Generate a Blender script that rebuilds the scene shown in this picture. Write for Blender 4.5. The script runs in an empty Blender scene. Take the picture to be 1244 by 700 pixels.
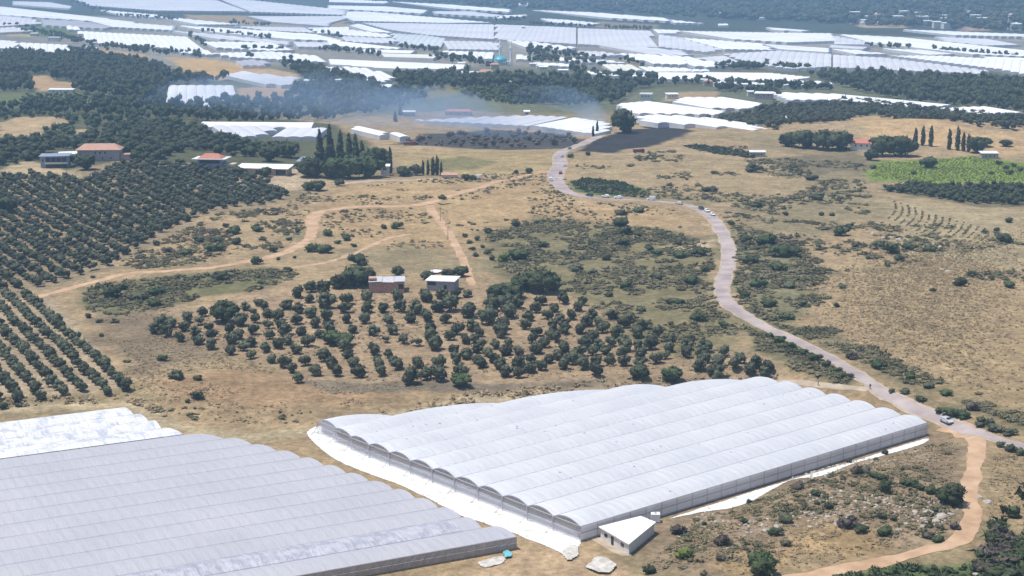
import bpy, math, random
import numpy as np
from mathutils import Vector
random.seed(7); RNG = np.random.default_rng(7)
scn = bpy.context.scene
COL = scn.collection
R = math.radians

# ------------------------------------------------------------------ camera
W, HH, F, CAMH = 1244.0, 700.0, 2000.0, 125.0
PITCH = math.atan(410.0 / F)
cam = bpy.data.cameras.new('camera'); camo = bpy.data.objects.new('camera', cam); COL.objects.link(camo)
cam.sensor_width = 36; cam.lens = F / W * 36; cam.clip_start = 1; cam.clip_end = 30000
camo.location = (0, 0, CAMH); camo.rotation_euler = (R(90) - PITCH, 0, 0)
scn.camera = camo
# ------------------------------------------------------------------ sky, sun, exposure
SUN_EL, SUN_AZ = 71.0, -95.0          # azimuth clockwise from +Y (view direction)
wd = bpy.data.worlds.new('World'); scn.world = wd; wd.use_nodes = True
nt = wd.node_tree; bg = nt.nodes['Background']
sky = nt.nodes.new('ShaderNodeTexSky'); sky.sky_type = 'NISHITA'; sky.sun_disc = False
sky.sun_elevation = R(SUN_EL); sky.sun_rotation = R(SUN_AZ); sky.air_density = 1.0; sky.dust_density = 1.5
nt.links.new(sky.outputs[0], bg.inputs[0]); bg.inputs[1].default_value = 0.11
sl = bpy.data.lights.new('sun', 'SUN'); sl.energy = 4.2; sl.angle = R(0.5); sl.color = (1, 0.955, 0.89)
so = bpy.data.objects.new('sun', sl); COL.objects.link(so)
sv = Vector((math.sin(R(SUN_AZ)) * math.cos(R(SUN_EL)), math.cos(R(SUN_AZ)) * math.cos(R(SUN_EL)), math.sin(R(SUN_EL))))
so.rotation_euler = (-sv).to_track_quat('-Z', 'Y').to_euler(); so.location = (0, 300, 300)
vs = scn.view_settings; vs.view_transform = 'Standard'; vs.look = 'None'; vs.gamma = 1; vs.exposure = 0.1
cy = scn.cycles; cy.use_denoising = True; cy.max_bounces = 6; cy.diffuse_bounces = 3; cy.transparent_max_bounces = 8
cy.volume_bounces = 1; cy.caustics_reflective = False; cy.caustics_refractive = False

# ------------------------------------------------------------------ noise, terrain height, pixel rays
def _h(ix, iy, s):
    n = (ix.astype(np.int64) * 374761393 + iy.astype(np.int64) * 668265263 + s * 982451653) & 0xffffffff
    n = ((n ^ (n >> 13)) * 1274126177) & 0xffffffff
    return ((n ^ (n >> 16)) & 0xffff) / 65535.0
def vnoise(x, y, sc, s=0):
    x = np.asarray(x, float) / sc; y = np.asarray(y, float) / sc
    ix = np.floor(x); iy = np.floor(y); fx = x - ix; fy = y - iy
    fx = fx * fx * (3 - 2 * fx); fy = fy * fy * (3 - 2 * fy)
    a = _h(ix, iy, s); b = _h(ix + 1, iy, s); c = _h(ix, iy + 1, s); d = _h(ix + 1, iy + 1, s)
    return (a * (1 - fx) + b * fx) * (1 - fy) + (c * (1 - fx) + d * fx) * fy
def fbm(x, y, sc, s=0, o=4):
    v = 0; a = .5; t = 0
    for k in range(o): v = v + a * vnoise(x, y, sc / 2 ** k, s + k); t += a; a *= .55
    return v / t
def sstep(a, b, x):
    t = np.clip((np.asarray(x, float) - a) / (b - a), 0, 1); return t * t * (3 - 2 * t)
ct, st = math.cos(PITCH), math.sin(PITCH)
def rays(px, py):
    u = (np.asarray(px, float) - W / 2) / F; v = (np.asarray(py, float) - HH / 2) / F
    return np.stack([u, ct - v * st, -st - v * ct], -1)
def flat(px, py, z=0.0):
    d = rays(px, py); t = (z - CAMH) / d[..., 2]
    return d * t[..., None] + np.array([0, 0, CAMH])
def proj(p):
    p = np.asarray(p, float); x = p[..., 0]; y = p[..., 1]; z = p[..., 2] - CAMH
    dep = y * ct - z * st; up = y * st + z * ct
    return W / 2 + F * x / dep, HH / 2 - F * up / dep
def sdist(x, y, poly):                      # signed distance, negative inside
    poly = np.asarray(poly, float)[:, :2]; n = len(poly)
    d = np.full(np.shape(x), 1e18); ins = np.zeros(np.shape(x), bool)
    for i in range(n):
        ax, ay = poly[i]; bx, by = poly[(i + 1) % n]
        ex, ey = bx - ax, by - ay; L = ex * ex + ey * ey + 1e-12
        t = np.clip(((x - ax) * ex + (y - ay) * ey) / L, 0, 1)
        d = np.minimum(d, (x - ax - t * ex) ** 2 + (y - ay - t * ey) ** 2)
        c = (ay > y) != (by > y)
        ins ^= c & (x < ex * (y - ay) / (ey if abs(ey) > 1e-12 else 1e-12) + ax)
    d = np.sqrt(d); return np.where(ins, -d, d)
def fl(pts, z=0.0):
    a = np.array(pts, float); return flat(a[:, 0], a[:, 1], z)
PAD = fl([(-190, 505), (150, 492), (200, 512), (380, 522), (560, 494), (735, 478), (940, 468), (1128, 526), (1137, 534), (840, 628),
          (812, 650), (770, 690), (640, 760), (-190, 900)])
HILLS = [(1130, 168, 11, 130, 60), (470, 352, 4.5, 80, 70), (40, 215, 9, 230, 170), (1170, 400, 5, 90, 110), (1010, 605, 3.0, 28, 26),
         (620, 255, 4, 120, 70), (250, 300, 2.5, 60, 60), (1000, 290, 3, 60, 80), (800, 200, 3, 90, 90)]
HILLW = [(*flat(np.array([a]), np.array([b]))[0][:2], h, sx, sy) for a, b, h, sx, sy in HILLS]
def hz(x, y):
    x = np.asarray(x, float); y = np.asarray(y, float)
    r = 1.6 + 2.6 * (fbm(x, y, 90, 3, 3) - .5) + .7 * (fbm(x, y, 16, 9, 3) - .5)
    for cx, cy_, h, sx, sy in HILLW: r = r + h * np.exp(-((x - cx) / sx) ** 2 - ((y - cy_) / sy) ** 2)
    near = 1 - sstep(1230, 1420, y)
    pad = sstep(1.0, 13, sdist(x, y, PAD))
    far = sstep(2600, 9000, y + .9 * x) * 70 + sstep(3000, 4500, y + 0.9 * x) * 10 * (fbm(x, y, 700, 21, 3))
    return r * near * pad + far
_gx = np.arange(-520, 520.1, 2.6); _gy = np.arange(200, 1460.1, 2.6)
_G = hz(*np.meshgrid(_gx, _gy))
def hzf(x, y):                               # quick look-up of the same height, for ray marching
    inside = (np.abs(x) < 515) & (y > 205) & (y < 1455)
    fx = np.clip((x + 520) / 2.6, 0, len(_gx) - 1.001); fy = np.clip((y - 200) / 2.6, 0, len(_gy) - 1.001)
    i = fx.astype(int); j = fy.astype(int); a = fx - i; b = fy - j
    v = (_G[j, i] * (1 - a) + _G[j, i + 1] * a) * (1 - b) + (_G[j + 1, i] * (1 - a) + _G[j + 1, i + 1] * a) * b
    return v if inside.all() else np.where(inside, v, hz(x, y))
def cast(px, py, dz=0.0):
    px = np.atleast_1d(np.asarray(px, float)); py = np.atleast_1d(np.asarray(py, float)); d = rays(px, py)
    dn = -d[..., 2]; t1 = (CAMH + 2.5) / dn; t0 = (CAMH - np.where(t1 > 2400, 90, 22)) / dn - dz / dn
    hi = np.full(px.shape, np.nan); lo = t0.copy(); prev = t0.copy()
    for f in np.linspace(0, 1, 40)[1:]:
        t = t0 + (t1 - t0) * f
        z = CAMH + d[..., 2] * t; b = z < hzf(d[..., 0] * t, d[..., 1] * t) + dz
        new = b & np.isnan(hi); hi[new] = t[new]; lo[new] = prev[new]; prev = t
    hi = np.where(np.isnan(hi), t1, hi)
    for _ in range(11):
        m = (lo + hi) / 2; b = CAMH + d[..., 2] * m < hzf(d[..., 0] * m, d[..., 1] * m) + dz
        hi = np.where(b, m, hi); lo = np.where(b, lo, m)
    return d * hi[..., None] + np.array([0, 0, CAMH])
def P(px, py, dz=0.0): return cast(px, py, dz)[0]
def PL(pts, dz=0.0):
    a = np.array(pts, float); return cast(a[:, 0], a[:, 1], dz)
def ground(x, y): return float(hz(np.array([x]), np.array([y]))[0])
def pxm(y): return (y + 60) / 125.0          # pixels per metre at image row y

# ------------------------------------------------------------------ materials
def mat(name, c1, c2=None, scale=.3, rough=.8, spec=.25, bump=0, bscale=None, detail=4, rnd=0, lo=.35, hi=.65):
    m = bpy.data.materials.new(name); m.use_nodes = True; n = m.node_tree.nodes; l = m.node_tree.links
    b = n['Principled BSDF']; b.inputs['Roughness'].default_value = rough; b.inputs['Specular IOR Level'].default_value = spec
    geo = n.new('ShaderNodeNewGeometry')
    out = None
    if c2 is not None:
        t = n.new('ShaderNodeTexNoise'); t.inputs['Scale'].default_value = scale; t.inputs['Detail'].default_value = detail
        l.new(geo.outputs['Position'], t.inputs['Vector'])
        r = n.new('ShaderNodeValToRGB'); r.color_ramp.elements[0].position = lo; r.color_ramp.elements[1].position = hi
        r.color_ramp.elements[0].color = (*c1, 1); r.color_ramp.elements[1].color = (*c2, 1)
        l.new(t.outputs['Fac'], r.inputs['Fac']); out = r.outputs['Color']
        if rnd:
            oi = n.new('ShaderNodeObjectInfo'); mr = n.new('ShaderNodeMapRange')
            mr.inputs['To Min'].default_value = 1 - rnd; mr.inputs['To Max'].default_value = 1 + rnd
            l.new(oi.outputs['Random'], mr.inputs['Value'])
            hs = n.new('ShaderNodeHueSaturation'); l.new(out, hs.inputs['Color']); l.new(mr.outputs[0], hs.inputs['Value']); out = hs.outputs[0]
        l.new(out, b.inputs['Base Color'])
    else: b.inputs['Base Color'].default_value = (*c1, 1)
    if bump:
        t2 = n.new('ShaderNodeTexNoise'); t2.inputs['Scale'].default_value = bscale or scale * 4; t2.inputs['Detail'].default_value = 5
        l.new(geo.outputs['Position'], t2.inputs['Vector'])
        bp = n.new('ShaderNodeBump'); bp.inputs['Strength'].default_value = 1; bp.inputs['Distance'].default_value = bump
        l.new(t2.outputs['Fac'], bp.inputs['Height']); l.new(bp.outputs[0], b.inputs['Normal'])
    return m
def film(name, c1, c2, scale=.12, rough=.45, trans=.42, alpha=1.0, bump=.03, spec=.35, lo=.35, hi=.65, hoop=0.0, fold=1.0):
    """plastic film: dust in broad patches, folds that run over the arch, faint hoops showing through"""
    m = mat(name, c1, None, scale, rough, spec)
    n = m.node_tree.nodes; l = m.node_tree.links; b = n['Principled BSDF']; o = n['Material Output']
    tc = n.new('ShaderNodeTexCoord')
    def nz(vec, sc, det=5):
        mp = n.new('ShaderNodeMapping'); mp.inputs['Scale'].default_value = vec; l.new(tc.outputs['Object'], mp.inputs['Vector'])
        t = n.new('ShaderNodeTexNoise'); t.inputs['Scale'].default_value = sc; t.inputs['Detail'].default_value = det; t.inputs['Roughness'].default_value = .6; l.new(mp.outputs[0], t.inputs['Vector']); return t.outputs['Fac']
    broad, folds, fine = nz((1, 1, 1), scale), nz((1.0, .16, .3), .9), nz((1, .5, .5), 2.4)
    mixf = n.new('ShaderNodeMath'); mixf.operation = 'MULTIPLY_ADD'; l.new(folds, mixf.inputs[0]); mixf.inputs[1].default_value = .45; l.new(broad, mixf.inputs[2])
    r = n.new('ShaderNodeValToRGB'); r.color_ramp.elements[0].position = lo + .225; r.color_ramp.elements[1].position = hi + .225
    r.color_ramp.elements[0].color = (*c1, 1); r.color_ramp.elements[1].color = (*c2, 1); l.new(mixf.outputs[0], r.inputs[0]); col = r.outputs[0]
    if hoop:
        sx = n.new('ShaderNodeSeparateXYZ'); l.new(tc.outputs['Object'], sx.inputs[0])
        dv = n.new('ShaderNodeMath'); dv.operation = 'DIVIDE'; l.new(sx.outputs[0], dv.inputs[0]); dv.inputs[1].default_value = hoop
        fr = n.new('ShaderNodeMath'); fr.operation = 'FRACT'; l.new(dv.outputs[0], fr.inputs[0])
        lt = n.new('ShaderNodeMath'); lt.operation = 'LESS_THAN'; l.new(fr.outputs[0], lt.inputs[0]); lt.inputs[1].default_value = .09
        hx = n.new('ShaderNodeMix'); hx.data_type = 'RGBA'; mk = n.new('ShaderNodeMath'); mk.operation = 'MULTIPLY'; l.new(lt.outputs[0], mk.inputs[0]); mk.inputs[1].default_value = .10
        l.new(mk.outputs[0], hx.inputs[0]); l.new(col, hx.inputs[6]); hx.inputs[7].default_value = (.3, .3, .34, 1); col = hx.outputs[2]
    l.new(col, b.inputs['Base Color'])
    ad = n.new('ShaderNodeMath'); ad.operation = 'MULTIPLY_ADD'; l.new(fine, ad.inputs[0]); ad.inputs[1].default_value = .35; l.new(folds, ad.inputs[2])
    bp = n.new('ShaderNodeBump'); bp.inputs['Distance'].default_value = bump * 4 * fold; l.new(ad.outputs[0], bp.inputs['Height']); l.new(bp.outputs[0], b.inputs['Normal'])
    tr = n.new('ShaderNodeBsdfTranslucent'); tr.inputs[0].default_value = (*c1, 1); l.new(bp.outputs[0], tr.inputs['Normal'])
    mx = n.new('ShaderNodeMixShader'); mx.inputs[0].default_value = trans
    l.new(b.outputs[0], mx.inputs[1]); l.new(tr.outputs[0], mx.inputs[2]); res = mx
    if alpha < 1:
        tp = n.new('ShaderNodeBsdfTransparent'); m2 = n.new('ShaderNodeMixShader'); m2.inputs[0].default_value = alpha
        l.new(tp.outputs[0], m2.inputs[1]); l.new(mx.outputs[0], m2.inputs[2]); res = m2
    l.new(res.outputs[0], o.inputs['Surface']); return m
MT = {}
MT['asphalt'] = mat('asphalt', (.30, .25, .245), (.45, .385, .365), .12, .9, .2, .01, 6)
MT['shoulder'] = mat('gravel_shoulder', (.36, .29, .22), (.47, .39, .30), .4, .95, .1, .05, 3)
MT['dirt'] = mat('dirt_road', (.405, .265, .165), (.54, .375, .245), .22, .95, .1, .06, 1.5)
MT['film_white'] = film('white_greenhouse_film', (.78, .80, .86), (.87, .885, .925), .09, trans=.33, bump=.07, hoop=2.5)
MT['film_new'] = film('fresh_white_film', (.62, .65, .73), (.92, .93, .94), .25, trans=.2, bump=.16, lo=.36, hi=.52)
MT['film_grey'] = film('dusty_grey_film', (.60, .605, .665), (.665, .665, .715), .045, rough=.4, trans=.3, bump=.06, hoop=2.4)
MT['film_patch'] = film('clear_patch_film', (.54, .545, .63), (.74, .745, .81), .35, rough=.25, trans=.3, bump=.14, lo=.42, hi=.6)
MT['film_gable'] = film('gable_net', (.70, .70, .76), (.78, .78, .83), .6, trans=.45, alpha=.26)
MT['film_wall'] = film('side_wall_film', (.80, .80, .84), (.86, .86, .89), .5, trans=.5, alpha=.9)
MT['film_brown'] = film('muddy_side_film', (.46, .42, .40), (.62, .58, .56), .7, trans=.4)
MT['old_sheet'] = mat('dirty_sheet', (.62, .60, .56), (.44, .41, .36), .8, .7, .2, .2, 1.6)
MT['sheet'] = mat('white_ground_sheet', (.50, .48, .44), (.78, .78, .765), .45, .6, .3, .25, 1.2, detail=7, lo=.30, hi=.46)
MT['steel'] = mat('galvanised_steel', (.38, .38, .42), (.46, .46, .5), 2, .45, .5)
MT['gutter'] = mat('gutter_metal', (.40, .41, .48), (.48, .49, .56), .5, .5, .4)
FF = {}
for nm, a, b in (('white', (.69, .71, .75), (.79, .80, .83)), ('bright', (.74, .76, .80), (.82, .83, .86)), ('lav', (.54, .55, .60), (.63, .64, .68)),
                 ('grey', (.34, .34, .38), (.43, .43, .47)), ('teal', (.50, .55, .58), (.58, .62, .66)), ('cream', (.66, .66, .56), (.74, .74, .66))):
    FF[nm] = mat('far_film_' + nm, a, b, .012, .6, .3, detail=6)
MT['farwall'] = mat('far_greenhouse_wall', (.54, .55, .58), (.66, .67, .70), .08, .7)
MT['bark'] = mat('bark', (.10, .075, .055), (.16, .125, .09), 2, .95, .05)
MT['olive'] = mat('olive_leaves', (.046, .056, .033), (.122, .131, .080), .9, .85, .15, rnd=.36)
MT['olive_dark'] = mat('dense_olive_leaves', (.036, .045, .027), (.088, .098, .060), .5, .85, .15)
MT['leaf_dark'] = mat('dark_leaves', (.034, .046, .023), (.082, .098, .050), .7, .85, .15, rnd=.2)
MT['leaf_mid'] = mat('mid_green_leaves', (.040, .060, .026), (.085, .112, .050), .7, .85, .15, rnd=.2)
MT['leaf_bright'] = mat('bright_leaves', (.115, .155, .04), (.19, .225, .07), .35, .85, .15, rnd=.15)
MT['leaf_dry'] = mat('dry_twigs', (.085, .07, .06), (.14, .12, .10), .9, .95, .05, rnd=.2)
MT['pine'] = mat('pine_needles', (.034, .048, .025), (.080, .096, .052), .12, .9, .1)
MT['scrub'] = mat('scrub_leaves', (.10, .10, .055), (.23, .205, .125), .11, .95, .1)
MT['drygrass'] = mat('dry_grass_tufts', (.27, .21, .125), (.42, .335, .215), .3, .95, .05)
MT['rock'] = mat('limestone', (.34, .30, .255), (.50, .46, .41), .8, .95, .1, .1, 2)
MT['wall_white'] = mat('white_render', (.62, .61, .58), (.72, .71, .68), .8, .85)
MT['wall_mauve'] = mat('mauve_render', (.38, .33, .36), (.46, .40, .43), .8, .85)
MT['wall_blue'] = mat('blue_grey_render', (.22, .27, .38), (.28, .33, .44), .8, .85)
MT['wall_tan'] = mat('sand_render', (.50, .42, .32), (.58, .50, .40), .8, .9)
MT['wall_grey'] = mat('grey_block', (.30, .30, .34), (.38, .38, .42), 1.2, .9)
MT['brick'] = mat('pink_brick', (.40, .24, .20), (.52, .36, .31), 1.5, .95, .1, .03, 6)
MT['tile'] = mat('terracotta_tiles', (.44, .255, .19), (.53, .34, .265), 1.0, .85, .2, .04, 4)
MT['tile_red'] = mat('red_tiles', (.45, .17, .12), (.53, .24, .175), 1.0, .85, .2, .04, 4)
MT['slate'] = mat('blue_metal_roof', (.22, .26, .36), (.29, .33, .43), .8, .5, .4)
MT['roof_pale'] = mat('pale_sheet_roof', (.64, .64, .63), (.76, .76, .75), .6, .6)
MT['roof_white'] = mat('white_sheet_roof', (.80, .80, .79), (.86, .86, .85), .5, .5)
MT['roof_grey'] = mat('grey_sheet_roof', (.44, .44, .46), (.56, .56, .58), .8, .7)
MT['glass'] = mat('dark_glass', (.03, .035, .05), (.05, .06, .08), .5, .15, .6)
MT['door'] = mat('dark_opening', (.05, .045, .045), (.08, .07, .07), 1, .8)
MT['teal'] = mat('turquoise_dome', (.06, .36, .46), (.09, .44, .54), .5, .4, .5)
MT['stone_white'] = mat('pale_stone', (.66, .64, .60), (.74, .72, .69), .4, .8)
MT['tyre'] = mat('tyre', (.02, .02, .02)); MT['rim'] = mat('rim', (.45, .45, .47), rough=.35)
MT['tarp'] = mat('turquoise_tarpaulin', (.12, .45, .52), (.2, .55, .6), 1, .5, .4)
MT['burnt'] = mat('charred_wood', (.02, .02, .02), (.05, .045, .04), 1, .95)
MT['lamp'] = mat('lamp_lens', (.7, .7, .68), rough=.2, spec=.5); MT['redlens'] = mat('red_lens', (.4, .02, .02), rough=.3)
MT['skin'] = mat('skin', (.42, .26, .18)); MT['cloth_dark'] = mat('dark_cloth', (.04, .045, .06)); MT['cloth_pale'] = mat('pale_cloth', (.35, .38, .42))
MT['pole'] = mat('weathered_pole', (.20, .16, .13), (.28, .23, .19), 3, .95)
def paint(nm, c): 
    if nm not in MT: MT[nm] = mat(nm, c, rough=.28, spec=.5)
    return MT[nm]

# ------------------------------------------------------------------ mesh helpers
def link(name, me, m=None, parent=None):
    o = bpy.data.objects.new(name, me); COL.objects.link(o)
    if m is not None and me is not None and len(me.materials) == 0: me.materials.append(m)
    if parent is not None: o.parent = parent
    return o
def mesh(name, V, Fs):
    me = bpy.data.meshes.new(name); V = np.asarray(V, float)
    if isinstance(Fs, np.ndarray):
        k = Fs.shape[1]; nf = len(Fs)
        me.vertices.add(len(V)); me.vertices.foreach_set('co', V.ravel())
        me.loops.add(nf * k); me.loops.foreach_set('vertex_index', Fs.astype(np.int32).ravel())
        me.polygons.add(nf); me.polygons.foreach_set('loop_start', np.arange(nf, dtype=np.int32) * k)
        me.update(calc_edges=True); me.validate()
    else:
        me.from_pydata([tuple(v) for v in V], [], Fs); me.update()
    return me
def empty(name, loc, rz=0.0):
    o = bpy.data.objects.new(name, None); COL.objects.link(o); o.empty_display_size = .5
    o.location = tuple(float(v) for v in loc); o.rotation_euler = (0, 0, rz); return o
def tag(o, label=None, cat=None, group=None, kind=None):
    if label: o['label'] = label
    if cat: o['category'] = cat
    if group: o['group'] = group
    if kind: o['kind'] = kind
    return o
class MB:
    def __init__(s): s.V = []; s.F = []
    def add(s, V, Fs):
        n = len(s.V); s.V += [tuple(v) for v in V]; s.F += [tuple(i + n for i in f) for f in Fs]
    def box(s, x0, x1, y0, y1, z0, z1):
        s.add([(x0, y0, z0), (x1, y0, z0), (x1, y1, z0), (x0, y1, z0), (x0, y0, z1), (x1, y0, z1), (x1, y1, z1), (x0, y1, z1)],
              [(0, 3, 2, 1), (4, 5, 6, 7), (0, 1, 5, 4), (1, 2, 6, 5), (2, 3, 7, 6), (3, 0, 4, 7)])
    def tube(s, pts, r, n=5, cap=True):
        pts = [Vector(p) for p in pts]; rs = r if isinstance(r, (list, tuple)) else [r] * len(pts); V = []; Fs = []
        for i, p in enumerate(pts):
            d = (pts[min(i + 1, len(pts) - 1)] - pts[max(i - 1, 0)]).normalized()
            a = d.cross(Vector((0, 0, 1)) if abs(d.z) < .9 else Vector((1, 0, 0))).normalized(); b = d.cross(a)
            for k in range(n):
                t = 2 * math.pi * k / n; V.append(p + (a * math.cos(t) + b * math.sin(t)) * rs[i])
        for i in range(len(pts) - 1):
            for k in range(n): k2 = (k + 1) % n; Fs.append((i * n + k, i * n + k2, (i + 1) * n + k2, (i + 1) * n + k))
        if cap: Fs += [tuple(range(n)), tuple((len(pts) - 1) * n + k for k in range(n))[::-1]]
        s.add(V, Fs)
    def lathe(s, prof, n=12, c=(0, 0)):
        V = []; Fs = []
        for r_, z in prof:
            for k in range(n): t = 2 * math.pi * k / n; V.append((c[0] + r_ * math.cos(t), c[1] + r_ * math.sin(t), z))
        for i in range(len(prof) - 1):
            for k in range(n): k2 = (k + 1) % n; Fs.append((i * n + k, i * n + k2, (i + 1) * n + k2, (i + 1) * n + k))
        s.add(V, Fs)
    def obj(s, name, m, parent=None): return link(name, mesh(name, s.V, s.F), m, parent)
ORD = ['first', 'second', 'third', 'fourth', 'fifth', 'sixth', 'seventh', 'eighth', 'ninth', 'tenth', 'eleventh', 'twelfth', 'thirteenth', 'fourteenth',
       'fifteenth', 'sixteenth', 'seventeenth', 'eighteenth', 'nineteenth', 'twentieth']
TENS = {2: 'twenty', 3: 'thirty', 4: 'forty', 5: 'fifty', 6: 'sixty', 7: 'seventy', 8: 'eighty', 9: 'ninety'}
def nth(i):                                   # 1-based
    if i <= 20: return ORD[i - 1]
    t, u = divmod(i, 10)
    return TENS[t][:-1] + 'ieth' if u == 0 else TENS[t] + '-' + ORD[u - 1]

# ------------------------------------------------------------------ ground sheet
DRY = (.340, .250, .145)
# px polygon, colour, edge softness (m), tuft amount
PATCH = [
 ([(-300,130),(0,128),(200,128),(400,150),(470,182),(360,215),(250,235),(0,300),(-300,330)], (.10,.105,.06), 10, .5),
 ([(0,215),(60,210),(150,195),(260,200),(310,215),(355,240),(330,250),(260,258),(190,295),(130,330),(60,352),(-60,376),(-60,215)], (.30,.235,.155), 5, .3),
 ([(-40,366),(60,358),(160,470),(150,478),(-40,492)], (.36,.285,.20), 3, .1),
 ([(100,350),(180,338),(330,325),(360,335),(330,350),(250,362),(150,385),(110,375)], (.17,.165,.085), 6, .6),
 ([(130,390),(230,370),(330,380),(260,440),(160,470),(120,430)], (.235,.18,.125), 14, .5),
 ([(160,455),(300,450),(420,470),(560,470),(420,490),(300,500),(200,490)], (.34,.23,.14), 10, .2),
 ([(-200,488),(170,482),(215,512),(300,526),(385,518),(560,484),(735,465),(950,452),(950,464),(735,480),(560,498),(385,528),(300,540),(190,520),(150,496),(-200,512)], (.43,.35,.235), 4, .35),
 ([(190,380),(330,350),(470,352),(600,350),(760,380),(940,440),(930,456),(740,464),(500,468),(380,462),(250,420)], (.34,.25,.165), 8, .2),
 ([(370,462),(560,465),(740,462),(740,470),(560,476),(400,478)], (.21,.17,.13), 4, .7),
 ([(420,225),(560,215),(680,200),(700,240),(830,255),(840,280),(640,275),(560,300),(400,300),(380,260)], (.40,.285,.165), 20, .3),
 ([(590,285),(660,268),(800,275),(870,295),(862,360),(905,400),(860,430),(770,410),(700,362),(640,345),(600,320)], (.215,.185,.105), 14, .9),
 ([(885,275),(960,290),(1010,330),(1000,365),(940,395),(895,370),(888,330)], (.20,.185,.11), 12, .9),
 ([(905,400),(960,418),(1040,460),(1030,468),(960,450),(920,425)], (.17,.16,.09), 5, .8),
 ([(920,395),(1000,420),(1100,470),(1244,520),(1244,500),(1120,455),(1010,400)], (.21,.18,.11), 7, .8),
 ([(1000,350),(1100,330),(1260,340),(1260,490),(1150,470),(1040,410)], (.355,.265,.16), 20, .45),
 ([(900,200),(1050,190),(1060,260),(1000,300),(900,270)], (.275,.225,.14), 25, .8),
 ([(1060,240),(1250,255),(1260,330),(1100,310)], (.37,.30,.19), 15, .4),
 ([(700,182),(760,178),(870,178),(1000,190),(960,240),(840,240),(730,220),(700,205)], (.355,.27,.165), 20, .5),
 ([(470,176),(520,164),(600,158),(690,162),(712,172),(692,180),(600,183)], (.075,.07,.07), 8, .2),
 ([(704,184),(726,168),(762,158),(810,154),(845,160),(800,176),(745,186)], (.042,.040,.043), 5, .05),
 ([(480,182),(600,182),(672,182),(670,206),(600,212),(540,212),(490,200)], (.36,.275,.15), 10, .1),
 ([(515,196),(560,190),(600,198),(580,206),(530,206)], (.21,.19,.09), 8, .2),
 ([(690,221),(715,216),(760,221),(792,237),(740,239),(700,233)], (.075,.125,.045), 5, .2),
 ([(1052,214),(1068,196),(1130,194),(1180,188),(1260,202),(1260,222),(1130,223),(1060,219)], (.185,.245,.055), 5, .1),
 ([(1060,230),(1110,224),(1260,226),(1260,252),(1190,252),(1120,240)], (.16,.14,.09), 4, .1),
 ([(1040,172),(1035,142),(1080,138),(1150,146),(1200,160),(1260,165),(1260,190),(1180,188),(1130,180)], (.45,.315,.18), 12, .15),
 ([(920,195),(1040,185),(1050,205),(980,215)], (.20,.165,.11), 10, .6),
 ([(820,560),(1120,535),(1180,545),(1170,640),(1050,680),(850,700),(780,690),(800,640)], (.285,.215,.15), 8, .5),
 ([(1000,705),(1060,686),(1150,690),(1250,680),(1250,760),(1000,760)], (.11,.15,.06), 4, .5),
 ([(1170,560),(1260,540),(1260,600),(1190,610)], (.33,.25,.155), 6, .5),
 ([(960,640),(1040,640),(1060,670),(960,690),(900,690)], (.38,.27,.15), 10, .2),
 ([(580,680),(640,655),(720,672),(760,690),(760,720),(560,720)], (.44,.32,.21), 4, .1),
 ([(800,300),(870,290),(868,300),(835,306)], (.47,.37,.25), 5, .1),
 ([(250,210),(290,206),(365,206),(400,222),(360,232),(262,232)], (.44,.35,.25), 5, .2),
 # tan and green fields of the plain
 ([(20,92),(60,92),(66,99),(92,101),(92,110),(44,112),(40,100)], (.42,.29,.175), 6, .1),
 ([(0,150),(20,142),(70,142),(86,149),(52,156),(50,166),(0,168)], (.42,.31,.19), 6, .1),
 ([(94,158),(112,157),(112,165),(94,166)], (.45,.35,.23), 5, .1),
 ([(0,206),(30,196),(62,200),(104,216),(60,216),(0,214)], (.43,.34,.22), 5, .1),
 ([(205,70),(260,72),(300,80),(365,90),(362,100),(300,94),(262,98),(222,90)], (.45,.31,.16), 8, .05),
 ([(284,106),(360,107),(362,122),(315,124),(296,126)], (.44,.30,.165), 8, .05),
 ([(120,60),(178,66),(180,70),(122,70)], (.42,.29,.17), 8, .05),
 ([(5,40),(45,41),(45,45),(5,44)], (.36,.29,.17), 8, .05),
 ([(225,18),(340,20),(420,26),(420,32),(300,30),(225,22)], (.31,.235,.13), 12, .05),
 ([(600,92),(640,94),(720,105),(740,118),(640,124),(600,110)], (.095,.125,.05), 10, .5),
 ([(520,106),(552,102),(556,114),(522,120)], (.20,.17,.07), 6, .4),
 ([(490,138),(560,134),(610,138),(600,144),(490,146)], (.28,.21,.145), 6, .1),
 ([(0,114),(110,112),(112,126),(0,132)], (.13,.155,.07), 6, .1),
 ([(700,70),(780,76),(770,82),(690,74)], (.24,.20,.13), 8, .05),
 ([(730,26),(800,30),(800,38),(700,32)], (.22,.18,.13), 10, .05),
 ([(826,112),(870,112),(870,118),(800,124)], (.36,.27,.17), 6, .1),
 ([(1040,30),(1105,30),(1105,34),(1042,34)], (.38,.28,.19), 15, 0), ([(1165,33),(1195,33),(1200,37),(1168,37)], (.38,.27,.19), 15, 0),
 ([(1100,-4),(1160,-4),(1160,3),(1105,3)], (.36,.26,.20), 25, 0),
 ([(20,28),(70,30),(95,38),(88,46),(60,46),(20,40)], (.11,.15,.06), 10, .3),
]
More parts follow.
